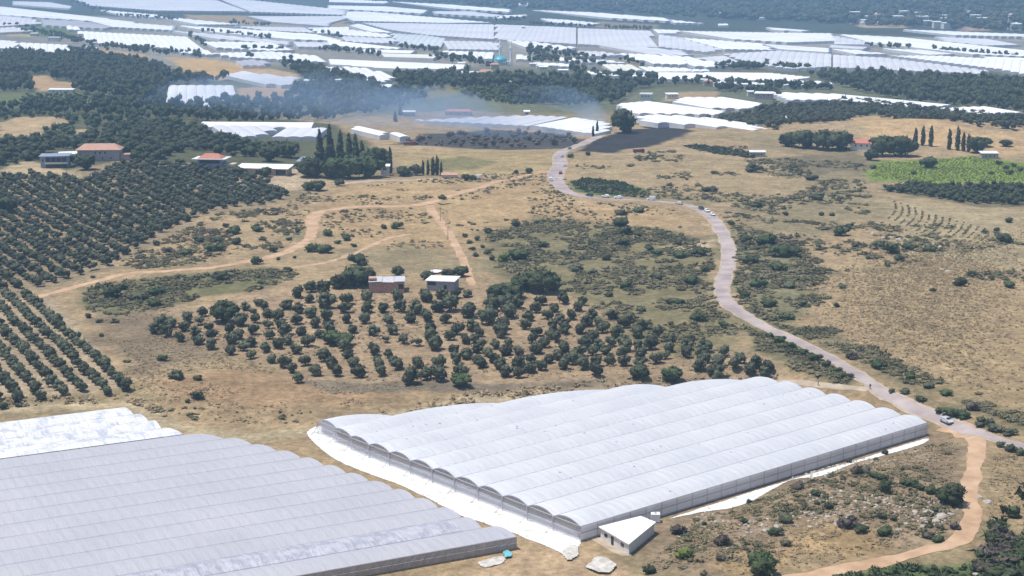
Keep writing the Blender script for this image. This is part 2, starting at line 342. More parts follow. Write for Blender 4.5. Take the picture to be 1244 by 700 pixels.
def build_ground():
    az = np.concatenate([np.linspace(-62, -20.5, 26, endpoint=False), np.linspace(-20.5, 20.5, 470), np.linspace(20.5, 62, 27)[1:]]) * math.pi / 180
    rr = np.concatenate([np.geomspace(60, 270, 60, endpoint=False), np.geomspace(270, 1500, 560, endpoint=False), np.geomspace(1500, 9500, 220)])
    A, RR = np.meshgrid(az, rr); X = RR * np.sin(A); Y = RR * np.cos(A); Z = hz(X, Y)
    nr, na = X.shape; x, y = X.ravel(), Y.ravel()
    idx = np.arange(nr * na).reshape(nr, na)
    Fq = np.stack([idx[:-1, :-1], idx[:-1, 1:], idx[1:, 1:], idx[1:, :-1]], -1).reshape(-1, 4)[:, ::-1]
    me = mesh('ground', np.stack([x, y, Z.ravel()], -1), Fq)
    col = np.tile(np.array(DRY), (len(x), 1)); tuft = np.full(len(x), .4)
    n1 = fbm(x, y, 60, 40, 4); n2 = fbm(x, y, 14, 50, 3)
    col *= (.82 + .36 * n1)[:, None]
    g = sstep(.52, .66, fbm(x, y, 45, 60, 4))[:, None]; col = col * (1 - .62 * g) + np.array((.205, .18, .10)) * .62 * g
    # beyond about 1.25 km: the cultivated plain, then woods
    f = sstep(1200, 1330, y + 40 * (n1 - .5))[:, None]
    plain = np.array((.115, .125, .075)) * (.6 + .8 * fbm(x, y, 160, 70, 4))[:, None]
    far_ = sstep(1720, 1900, y)[:, None]; plain = plain * (1 - far_) + np.array((.235, .225, .20)) * (.6 + .8 * fbm(x, y, 120, 74, 4))[:, None] * far_
    col = col * (1 - f) + plain * f; tuft = tuft * (1 - f[:, 0]) + .3 * f[:, 0]
    wood = sstep(0, 60, y - (2750 - .55 * x) + 120 * (fbm(x, y, 200, 77, 3) - .5))[:, None]
    col = col * (1 - wood) + np.array((.045, .06, .04)) * (.7 + .6 * n1)[:, None] * wood
    for poly, c, soft, tf in PATCH:
        w = PL(poly)[:, :2]; lo = w.min(0) - 60; hi = w.max(0) + 60
        k = np.where((x > lo[0]) & (x < hi[0]) & (y > lo[1]) & (y < hi[1]))[0]
        if not len(k): continue
        d = sdist(x[k], y[k], w) + (n2[k] - .5) * soft * 1.6 + (n1[k] - .5) * soft * 2
        m = (1 - sstep(-soft * .5, soft * .5, d))[:, None]
        cc = np.array(c) * np.array((.95, .945, .885)) * (.78 + .22 * n1[k] + .22 * n2[k])[:, None]
        col[k] = col[k] * (1 - m) + cc * m; tuft[k] = tuft[k] * (1 - m[:, 0]) + tf * m[:, 0]
    at = me.color_attributes.new('soil', 'FLOAT_COLOR', 'POINT')
    at.data.foreach_set('color', np.concatenate([col, tuft[:, None]], 1).astype(np.float32).ravel())
    me.polygons.foreach_set('use_smooth', np.ones(len(Fq), bool))
    m = bpy.data.materials.new('dry_ground'); m.use_nodes = True; n = m.node_tree.nodes; l = m.node_tree.links
    b = n['Principled BSDF']; b.inputs['Roughness'].default_value = .95; b.inputs['Specular IOR Level'].default_value = .08
    a = n.new('ShaderNodeAttribute'); a.attribute_name = 'soil'; geo = n.new('ShaderNodeNewGeometry')
    def noise(sc, det=5, rg=.6):
        t = n.new('ShaderNodeTexNoise'); t.inputs['Scale'].default_value = sc; t.inputs['Detail'].default_value = det; t.inputs['Roughness'].default_value = rg
        l.new(geo.outputs['Position'], t.inputs['Vector']); return t
    def ramp(src, p0, p1, v0, v1):
        r = n.new('ShaderNodeMapRange'); r.inputs['From Min'].default_value = p0; r.inputs['From Max'].default_value = p1
        r.inputs['To Min'].default_value = v0; r.inputs['To Max'].default_value = v1; l.new(src, r.inputs['Value']); return r.outputs[0]
    def mul(u, v):
        k = n.new('ShaderNodeMath'); k.operation = 'MULTIPLY'; l.new(u, k.inputs[0]); l.new(v, k.inputs[1]); return k.outputs[0]
    na_, nb, nc = noise(.55, 6, .7), noise(.10, 7, .7), noise(2.2, 4, .6)
    v = mul(ramp(na_.outputs['Fac'], .25, .75, .52, 1.48), ramp(nb.outputs['Fac'], .3, .7, .66, 1.34))
    sc = n.new('ShaderNodeVectorMath'); sc.operation = 'SCALE'; l.new(a.outputs['Color'], sc.inputs[0]); l.new(v, sc.inputs['Scale'])
    tf = mul(ramp(noise(.38, 7, .72).outputs['Fac'], .50, .62, 0, 1), a.outputs['Alpha'])
    mx = n.new('ShaderNodeMix'); mx.data_type = 'RGBA'; l.new(tf, mx.inputs[0]); l.new(sc.outputs[0], mx.inputs[6]); mx.inputs[7].default_value = (.145, .13, .066, 1)
    l.new(mx.outputs[2], b.inputs['Base Color'])
    bp = n.new('ShaderNodeBump'); bp.inputs['Distance'].default_value = .55; bp.inputs['Strength'].default_value = .8
    ad = n.new('ShaderNodeMath'); l.new(na_.outputs['Fac'], ad.inputs[0]); l.new(mul(nc.outputs['Fac'], ramp(nc.outputs['Fac'], 0, 1, .5, .5)), ad.inputs[1])
    l.new(ad.outputs[0], bp.inputs['Height']); l.new(bp.outputs[0], b.inputs['Normal'])
    tag(link('ground', me, m), kind='structure')
build_ground()

# ------------------------------------------------------------------ roads and tracks
def smooth(pts, n=8):
    p = np.array(pts, float); p = np.vstack([2 * p[0] - p[1], p, 2 * p[-1] - p[-2]]); out = []
    for i in range(1, len(p) - 2):
        for t in np.linspace(0, 1, n, endpoint=False):
            out.append(.5 * (2 * p[i] + (p[i + 1] - p[i - 1]) * t + (2 * p[i - 1] - 5 * p[i] + 4 * p[i + 1] - p[i + 2]) * t * t + (-p[i - 1] + 3 * p[i] - 3 * p[i + 1] + p[i + 2]) * t ** 3))
    out.append(p[-2]); return np.array(out)
def ribbon(name, pix, width, m, lift, jit=.0, step=1.5, seed=1):
    w = PL([q[:2] for q in pix]); ws = np.array([q[2] if len(q) > 2 else width for q in pix], float)
    c = smooth(np.column_stack([w[:, :2], ws]))
    s = np.concatenate([[0], np.cumsum(np.hypot(*np.diff(c[:, :2], axis=0).T))]); t = np.arange(0, s[-1], step)
    c = np.stack([np.interp(t, s, c[:, k]) for k in range(3)], -1)
    d = np.gradient(c[:, :2], axis=0); d /= np.linalg.norm(d, axis=1)[:, None] + 1e-9; nrm = np.stack([-d[:, 1], d[:, 0]], -1)
    K = 5; V = []
    for k, f in enumerate(np.linspace(-.5, .5, K)):
        wj = c[:, 2] * f
        if k in (0, K - 1): wj = wj + np.sign(f) * jit * ((vnoise(t, 0 * t + k, 5, seed) - .5) * 2 + (vnoise(t, 0 * t + k, 1.7, seed + 5) - .5))
        q = c[:, :2] + nrm * wj[:, None]; V.append(np.column_stack([q, hz(q[:, 0], q[:, 1]) + lift]))
    V = np.stack(V, 1); n_ = len(t); idx = np.arange(n_ * K).reshape(n_, K)
    Fq = np.stack([idx[:-1, :-1], idx[:-1, 1:], idx[1:, 1:], idx[1:, :-1]], -1).reshape(-1, 4)
    return tag(link(name, mesh(name, V.reshape(-1, 3), Fq), m), kind='structure')
ROAD = [(1290,556,3.6),(1244,544,3.6),(1200,530,3.6),(1150,512,3.6),(1100,491,3.6),(1060,468,3.6),(1020,442,3.6),(970,416,3.6),(920,393,3.6),(892,375,5),(878,358,4.9),(879,340,5),(885,320,5),(884,300,5),(878,284,5),(866,266,4.8),
        (851,255,4.6),(832,249,4),(800,245,3.6),(760,243,3.6),(725,241,4),(700,237,4.6),(685,231,6),(677,222,7.5),(675,212,8),(680,200,7.5),(680,188,6.5),(691,181,6),(710,174,6),(727,166,6),(734,159,6)]
ribbon('road_shoulder', [(p[0], p[1], (p[2] if len(p) > 2 else 5.6) + 1.5) for p in ROAD], 8, MT['shoulder'], .06, .5)
ribbon('asphalt_road', ROAD, 5.6, MT['asphalt'], .10, .35)
TR1 = [(-30,380),(0,372),(40,362),(80,352),(110,344),(150,334),(200,330),(260,325),(300,318),(340,309),(368,296),(380,281),(379,267,7),(392,257),(430,252),(480,251),(515,248,5.5),(545,239),(580,229),(600,222),(640,213,3.5),(674,208,3.5)]
ribbon('dirt_track', TR1, 4.6, MT['dirt'], .07, .7, seed=2)
ribbon('dirt_track', [(521,250),(535,270),(550,290),(560,310),(567,328),(574,348)], 3.6, MT['dirt'], .06, .6, seed=3)
ribbon('dirt_track', [(1152,516,7),(1176,526,5),(1187,545,4),(1182,575,3.8),(1177,600,4),(1181,628,4.4),(1174,649,4.2),(1150,663,4),(1100,676,4),(1050,687),(1000,698),(960,706),(900,720)], 5, MT['dirt'], .07, .7, seed=4)
ribbon('dirt_track', [(945,463),(975,465),(1020,470),(1058,473)], 2.2, MT['shoulder'], .06, .3, seed=5)
ribbon('dirt_track', [(404,224),(440,221),(500,219),(560,216),(602,213)], 5, MT['shoulder'], .06, .8, seed=6)
ribbon('dirt_track', [(352,326),(400,318),(430,308),(470,290),(500,284)], 2.6, MT['dirt'], .05, .7, seed=8)
ribbon('dirt_track', [(730,188),(760,188),(772,186)], 2.5, MT['shoulder'], .05, .5, seed=9)

# ------------------------------------------------------------------ near greenhouses
def arch(w, eave, rise, n=10, wob=None):
    t = np.linspace(-1, 1, n + 1); return t * w / 2, eave + rise * (1 - np.abs(t) ** 2.2)
def span(name, u0, u1, vc, w, eave, rise, m, parent, sag=.08, hoop=2.5, seed=0, lift=0.0, sub=4, nj=.02, ends=None, wallm=None):
    nu = max(2, int(round((u1 - u0) / hoop)) * sub + 1); u = np.linspace(u0, u1, nu); v, z = arch(w, eave, rise)
    ph = (u - u0) / hoop; pi_ = np.floor(ph).astype(int); rs = np.random.default_rng(seed); ra = rs.random(pi_.max() + 2); rb = rs.random((pi_.max() + 2, len(v)))
    U, V = np.meshgrid(u, v + vc, indexing='ij')
    s = np.sin(np.pi * (ph % 1)) ** 2
    Z = z[None, :] + lift - sag * (s * (.5 + ra[pi_]))[:, None] * (.55 + .9 * rb[pi_]) + nj * (rs.random(U.shape) - .5)
    Z[:, 0] = Z[:, -1] = eave + lift; V = V + (sag * .5 * (s * (ra[pi_] - .5))[:, None])
    if ends is not None:                      # the span is cut at a slant: its end runs from ends[0] to ends[1] across the width
        ue = np.interp(v, [-w / 2, w / 2], ends); U = u0 + (U - u0) * ((ue - u0) / (u1 - u0))[None, :]
    if wallm is not None:
        pts = [(U[-1, 0], V[-1, 0], .05)] + [(U[-1, i] + .02, V[-1, i], Z[-1, i] - .03) for i in range(len(v))] + [(U[-1, -1], V[-1, -1], .05)]; b = MB(); n_ = len(pts)
        b.add(pts + [(p[0] - .06, p[1], p[2]) for p in pts], [tuple(range(n_)), tuple(range(2 * n_ - 1, n_ - 1, -1))] + [(i, i + n_, (i + 1) % n_ + n_, (i + 1) % n_) for i in range(n_)]); b.obj('end_panel', wallm, parent)
    K = len(v); idx = np.arange(nu * K).reshape(nu, K)
    Fq = np.stack([idx[:-1, :-1], idx[1:, :-1], idx[1:, 1:], idx[:-1, 1:]], -1).reshape(-1, 4)
    me = mesh(name, np.stack([U, V, Z], -1).reshape(-1, 3), Fq); me.polygons.foreach_set('use_smooth', np.ones(len(Fq), bool))
    return link(name, me, m, parent)
def endpanel(name, u, vc, w, eave, rise, z0, m, parent, thick=.04):
    v, z = arch(w - .1, eave, rise - .05); pts = [(vc - w / 2 + .05, z0)] + [(vc + a, b) for a, b in zip(v, z)] + [(vc + w / 2 - .05, z0)]
    b = MB(); n = len(pts); b.add([(u, p, q) for p, q in pts] + [(u + thick, p, q) for p, q in pts], [tuple(range(n)), tuple(range(2 * n - 1, n - 1, -1))] + [(i, i + n, (i + 1) % n + n, (i + 1) % n) for i in range(n)])
    return b.obj(name, m, parent)
# white greenhouse
O = flat(np.array([705.]), np.array([658.]))[0]; ANG = R(40.2)
gw = empty('greenhouse', (O[0], O[1], 0), ANG)
tag(gw, 'large bright white multi-span greenhouse with open arched gable end beside the small shed', 'greenhouse')
BW, EAVE, RISE = 8.7, 3.45, 1.05
BU0 = [0, 0, 0, 0, 0, 0, 0, 0, 0, 0, .6, 2.0]
BE = [(123.5, 123.7), (124, 124.2), (124.5, 124.7), (125, 125), (125, 125), (125.3, 125.3), (125.3, 122), (119, 99), (97, 84), (82, 50), (50, 20), (20, 3)]
BU1 = [min(e) for e in BE]
for k in range(12):
    vc = BW * (k + .5); u0, u1 = BU0[k], max(BE[k])
    span('roof_span', u0, u1, vc, BW - .16, EAVE, RISE, MT['film_white'], gw, seed=100 + k, sag=.10, ends=BE[k], wallm=MT['film_wall'])
    endpanel('gable_panel', u0 + .12, vc, BW, EAVE, RISE, .5, MT['film_gable'], gw)
    b = MB(); v, z = arch(BW - .1, EAVE, RISE)
    b.tube([(u0 - .06, vc + a, c) for a, c in zip(v, z)], .085)
    a2 = b; a2.tube([(u0 - .06, vc - BW / 2 + .1, EAVE + .02), (u0 - .06, vc + BW / 2 - .1, EAVE + .02)], .075)
    for f in (-.5, 0, .5): a2.tube([(u0 - .06, vc + f * BW / 2, EAVE), (u0 - .06, vc + f * BW / 2, EAVE + RISE * (1 - abs(f) ** 2.2))], .035, 4)
    a2.tube([(u0 - .06, vc - BW / 4, EAVE + RISE * .8), (u0 - .06, vc + BW / 4, EAVE + RISE * .8)], .03, 4)
    a2.obj('gable_arch', MT['steel'], gw)
    for zz in (1.9, .55):
        b = MB(); b.tube([(u0 - .1, vc - BW / 2 + .1, zz), (u0 - .1, vc + BW / 2 - .1, zz)], .06, 4); b.obj('rail', MT['steel'], gw)
    v0 = BW * (k + 1)
    b = MB(); uu = max(u0, BU0[min(k + 1, 11)]) if k < 11 else u0
    b.tube([(uu - .16, v0, 0), (uu - .16, v0, EAVE)], .09); b.obj('post', MT['steel'], gw)
    b = MB(); b.tube([(uu - .25, v0, EAVE), (uu - .42, v0, 2.5), (uu - .62, v0, 1.7), (uu - 1.15, v0, .95), (uu - 1.9, v0, .4), (uu - 2.7, v0, .02)], .10); b.obj('anchor_strut', MT['steel'], gw)
    if k < 11:
        ug = min(BE[k][1], BE[k + 1][0])
        b = MB(); b.add([(u0 - .2, v0 - .12, EAVE + .03), (u0 - .2, v0, EAVE - .1), (u0 - .2, v0 + .12, EAVE + .03), (ug, v0 - .12, EAVE + .03), (ug, v0, EAVE - .1), (ug, v0 + .12, EAVE + .03)], [(0, 3, 4, 1), (1, 4, 5, 2)])
        b.obj('gutter', MT['gutter'], gw)
for z0, z1, mm in ((1.95, 3.3, 'film_wall'), (.35, 1.8, 'film_wall')):
    b = MB(); us = np.linspace(0, 123.5, 100)
    b.add([(u, -.05 - .05 * math.sin(u * 2.5) ** 2, z0) for u in us] + [(u, -.04, (z0 + z1) / 2) for u in us] + [(u, -.03, z1) for u in us], [(r * 100 + i, r * 100 + i + 1, (r + 1) * 100 + i + 1, (r + 1) * 100 + i) for i in range(99) for r in (0, 1)])
    b.obj('side_curtain', MT[mm], gw)
for zz, rr in ((EAVE, .1), (1.88, .09), (.3, .08)):
    b = MB(); b.tube([(0, -.12, zz), (123.5, -.12, zz)], rr, 5); b.obj('rail', MT['steel'], gw)
for i in range(26):
    b = MB(); b.tube([(i * 4.94, -.16, 0), (i * 4.94, -.16, EAVE)], .07, 5); b.obj('post', MT['steel'], gw)
b = MB(); b.box(0, 123.5, -.07, .03, 0, .3); b.obj('plinth', MT['wall_white'], gw)
rr_ = random.Random(5)
for i in range(46):
    k = rr_.randrange(0, 10); u = rr_.uniform(6, BU1[k] - 4); f = rr_.uniform(-.75, .75); vc = BW * (k + .5) + f * BW / 2
    z = EAVE + RISE * (1 - abs(f) ** 2.2); s = rr_.uniform(.16, .34)
    b = MB(); b.box(u - s * .5, u + s * .5, vc - s, vc + s, z - .12, z + .05); b.obj('roof_clip', MT['gutter'], gw)
# grey greenhouse
OL = flat(np.array([629.]), np.array([667.]))[0]; ANL = R(27.0)
gl = empty('greenhouse', (OL[0], OL[1], 0), ANL)
tag(gl, 'wide dusty grey multi-span greenhouse with stepped spans in the lower left corner', 'greenhouse')
exl = np.array([math.cos(ANL), math.sin(ANL)]); eyl = np.array([-exl[1], exl[0]])
ends = fl([(625,650),(560,617),(480,585),(400,558),(360,545),(320,534),(280,525),(235,521),(205,517),(190,507),(175,500),(150,490)], 4.6)[:, :2] - OL[:2]
eu, ev = ends @ exl, ends @ eyl; o_ = np.argsort(ev); eu, ev = eu[o_], ev[o_]
LW, LE, LR = 8.15, 2.8, .6
NL = int(ev.max() / LW) + 1; LU0 = -245.0; LU1 = []
for k in range(NL):
    vc = LW * (k + .5); LU1.append((float(np.interp(LW * k, ev, eu)) - .6, float(np.interp(LW * (k + 1), ev, eu)) + .6) if k else (-.3, -1.5))
for k in range(NL):
    vc = LW * (k + .5); u1 = max(LU1[k]); new = k >= NL - 4
    span('roof_span', LU0, u1, vc, LW - .12, LE + (.15 if new else 0), LR, MT['film_new' if new else 'film_grey'], gl, sag=.16 if new else .11, hoop=2.4, seed=300 + k, nj=.06 if new else .02, sub=3, ends=LU1[k], wallm=MT['film_wall'])
    if k + 1 < NL:
        v0 = LW * (k + 1); ug = min(LU1[k][1], LU1[k + 1][0]); b = MB(); b.add([(LU0, v0 - .09, LE + .02), (LU0, v0, LE - .1), (LU0, v0 + .09, LE + .02), (ug, v0 - .09, LE + .02), (ug, v0, LE - .1), (ug, v0 + .09, LE + .02)], [(0, 3, 4, 1), (1, 4, 5, 2)])
        b.obj('gutter', MT['gutter'], gl)
ux = float((flat(np.array([566.]), np.array([640.]), 4.3)[0][:2] - OL[:2]) @ exl)
span('patched_film', LU0, ux, LW * 1.5, LW - .3, LE + .06, LR + .05, MT['film_patch'], gl, sag=.12, hoop=2.4, seed=77, nj=.07, sub=3)
b = MB(); us = np.linspace(-60, -.4, 60)
b.add([(u, -.04, .15) for u in us] + [(u, -.10 - .05 * math.sin(u * 3), 1.5) for u in us] + [(u, -.03, LE - .02) for u in us], [(r * 60 + i, r * 60 + i + 1, (r + 1) * 60 + i + 1, (r + 1) * 60 + i) for i in range(59) for r in (0, 1)])
b.obj('side_curtain', MT['film_brown'], gl)
for i in range(25):
    b = MB(); b.tube([(-.4 - i * 2.4, -.2, 0), (-.4 - i * 2.4, -.2, LE)], .06, 5); b.obj('post', MT['steel'], gl)
for zz in (LE, 1.5): b = MB(); b.tube([(-60, -.2, zz), (-.3, -.2, zz)], .07, 5); b.obj('rail', MT['steel'], gl)
# sheets of white plastic lying on the ground
def sheetobj(name, pts, lift, m, label, cat, seed=0, amp=.08, kind=None):
    w = PL(pts); c = w.mean(0); lo = w[:, :2].min(0); hi = w[:, :2].max(0)
    # fill the polygon with a grid so that the sheet can wrinkle
    P2 = smooth(np.vstack([w[:, :2], w[:1, :2]]), 3)[:-1]; P2 = P2 + (np.random.default_rng(seed).random(P2.shape) - .5) * .5
    step = max(.3, (hi - lo).max() / 330); gx = np.arange(lo[0] - 1, hi[0] + 1, step); gy = np.arange(lo[1] - 1, hi[1] + 1, step)
    X, Y = np.meshgrid(gx, gy); ins = sdist(X.ravel(), Y.ravel(), P2).reshape(X.shape) < step * .35
    Z = hz(X, Y) + lift + amp * fbm(X, Y, 2.2, seed, 2)
    idx = np.full(X.shape, -1); idx[ins] = np.arange(ins.sum()); V = np.stack([X[ins], Y[ins], Z[ins]], -1)
    q = np.stack([idx[:-1, :-1], idx[:-1, 1:], idx[1:, 1:], idx[1:, :-1]], -1).reshape(-1, 4); q = q[(q >= 0).all(1)]
    me = mesh(name, V - np.array([c[0], c[1], c[2]]), q); o = link(name, me, m); o.location = c
    return tag(o, label, cat, kind=kind)
sheetobj('ground_sheet', [(372,526),(390,518),(427,540),(470,556),(560,588),(640,622),(704,650),(692,675),(668,666),(640,655),(600,640),(560,627),(520,606),(480,588),(440,573),(412,561),(393,548),(378,536)], .05, MT['sheet'],
         'long white plastic strip on the ground before the arched gables', 'plastic sheet', 1)
sheetobj('ground_sheet', [(800,634),(838,622),(900,602),(960,583),(1020,566),(1080,547),(1124,533),(1122,539),(1080,552),(1040,563),(1000,578),(965,583),(944,592),(900,614),(865,621),(830,627)], .05, MT['sheet'],
         'white plastic strip along the long side wall of the white greenhouse', 'plastic sheet', 2)
sheetobj('tarpaulin', [(712,690),(728,678),(748,688),(740,698),(722,697)], .25, MT['old_sheet'], 'crumpled pale tarpaulin on bare soil in front of the small shed', 'tarpaulin', 3, .5)
sheetobj('tarpaulin', [(580,684),(606,676),(614,682),(596,690),(584,689)], .1, MT['old_sheet'], 'dirty white sheet beside the corner of the grey greenhouse', 'tarpaulin', 4, .3)
sheetobj('tarpaulin', [(610,674),(619,671),(622,677),(614,680)], .3, MT['tarp'], 'small turquoise tarpaulin by the corner of the grey greenhouse', 'tarpaulin', 5, .5)
sheetobj('tarpaulin', [(684,668),(700,664),(704,674),(694,682),(686,680)], .15, MT['old_sheet'], 'torn white sheet at the near corner of the white greenhouse', 'tarpaulin', 6, .4)
sheetobj('concrete_apron', [(716,655),(726,652),(766,672),(762,676),(745,672)], .06, MT['shoulder'], 'pale concrete apron before the shed door', 'apron', 7, .02)

# shed by the white greenhouse
sc4 = fl([(727,640),(764,661),(797,634),(778,627)], 2.7); c0 = sc4[:, :2].mean(0)
sh = tag(empty('shed', (c0[0], c0[1], 0)), 'small shed with a white sheet roof at the corner of the white greenhouse', 'shed')
q4 = sc4[:, :2] - c0
def prism(pts, z0, z1s): 
    n = len(pts); b = MB(); b.add([(p[0], p[1], z0) for p in pts] + [(p[0], p[1], z) for p, z in zip(pts, z1s)], [tuple(range(n))[::-1], tuple(range(n, 2 * n))] + [(i, (i + 1) % n, (i + 1) % n + n, i + n) for i in range(n)]); return b
iq = q4 * .93
prism(iq, 0, [2.45] * 4).obj('wall', MT['wall_white'], sh)
mid0, mid1 = (q4[0] * .4 + q4[1] * .6), (q4[3] * .5 + q4[2] * .5)
prism([q4[0], mid0, mid1, q4[3]], 2.56, [2.74] * 4).obj('roof_panel', MT['roof_white'], sh)
prism([mid0 , q4[1], q4[2], mid1], 2.49, [2.66] * 4).obj('roof_panel', MT['roof_white'], sh)
e = (iq[1] - iq[0]); el = np.linalg.norm(e); e = e / el; nn = np.array([e[1], -e[0]]); nn = nn if nn @ (iq[0] + iq[1]) > 0 else -nn
for t0, wd_, z0, z1, nm in ((.38, 1.0, .05, 2.0, 'door'), (.72, 1.2, 1.0, 1.8, 'window'), (.14, 1.2, 1.0, 1.8, 'window')):
    a = iq[0] + e * (t0 * el); c = a + e * wd_; prism([a + nn * .05, c + nn * .05, c - nn * .1, a - nn * .1], z0, [z1] * 4).obj(nm, MT['door'] if nm == 'door' else MT['glass'], sh)
p = P(796, 634); tk = tag(empty('water_tank', p), 'white box tank standing behind the small shed', 'tank')
b = MB(); b.box(-1, 1, -.9, .9, .35, 2.0); b.obj('tank_body', MT['roof_white'], tk); b = MB(); b.box(-1.1, 1.1, -1, 1, 0, .34); b.obj('base', MT['wall_grey'], tk)
b = MB(); b.lathe([(.3, 2.0), (.3, 2.15), (.02, 2.18)], 8); b.obj('lid', MT['wall_grey'], tk)

# ------------------------------------------------------------------ far greenhouses of the plain
def poly_clip(poly, e, n, v):                # u-range of the polygon on the line at offset v
    us = []
    for i in range(len(poly)):
        a, b = poly[i], poly[(i + 1) % len(poly)]; va, vb = a @ n, b @ n
        if (va - v) * (vb - v) < 0: t = (v - va) / (vb - va); us.append(float((a + (b - a) * t) @ e))
    return (min(us), max(us)) if len(us) >= 2 else None
def far_house(pix, style, label, group=None, ridge=3.75, eave=3.15, bw=8.5, along=(0, 1), seg=4):
    w = fl(pix, ridge - .6); w2 = w[:, :2]; c = w2.mean(0); q = w2 - c
    z0 = float(np.min(hz(w2[:, 0], w2[:, 1]))); zb = ground(*c)
    ed = [q[(i + 1) % len(q)] - q[i] for i in range(len(q))]; e = max(ed, key=np.linalg.norm); e = e / np.linalg.norm(e); n = np.array([-e[1], e[0]])
    vs_ = q @ n; v0, v1 = vs_.min(), vs_.max(); nb = max(1, int(round((v1 - v0) / bw)))
    if nb > 90: nb = 90
    bwid = (v1 - v0) / nb; rb, wb = MB(), MB(); rise = (ridge - eave)
    tt = np.linspace(-1, 1, seg + 1); zz = eave + rise * (1 - np.abs(tt) ** 2.2)
    for k in range(nb):
        vc = v0 + bwid * (k + .5); r_ = poly_clip(q, e, n, vc)
        if r_ is None or r_[1] - r_[0] < 3: continue
        u0, u1 = r_; jr = random.uniform(-.12, .12)
        A = [e * u0 + n * (vc + t * bwid * .49) for t in tt]; Bp = [e * u1 + n * (vc + t * bwid * .49) for t in tt]
        V = [(a[0], a[1], z + jr) for a, z in zip(A, zz)] + [(a[0], a[1], z + jr) for a, z in zip(Bp, zz)]; m_ = seg + 1
        rb.add(V, [(i, i + 1, i + 1 + m_, i + m_) for i in range(seg)])
        for S in (A, Bp):
            wb.add([(S[0][0], S[0][1], -.5)] + [(a[0], a[1], z + jr) for a, z in zip(S, zz)] + [(S[-1][0], S[-1][1], -.5)], [tuple(range(seg + 3))])
        for t in ((-1,), (1,)):
            a, b_ = (A[0], Bp[0]) if t[0] < 0 else (A[-1], Bp[-1])
            wb.add([(a[0], a[1], -.5), (b_[0], b_[1], -.5), (b_[0], b_[1], eave), (a[0], a[1], eave)], [(0, 1, 2, 3)])
    o = empty('greenhouse', (c[0], c[1], zb)); tag(o, label, 'greenhouse', group)
    rb.obj('roof', FF[style], o); wb.obj('wall', MT['farwall'], o); return o
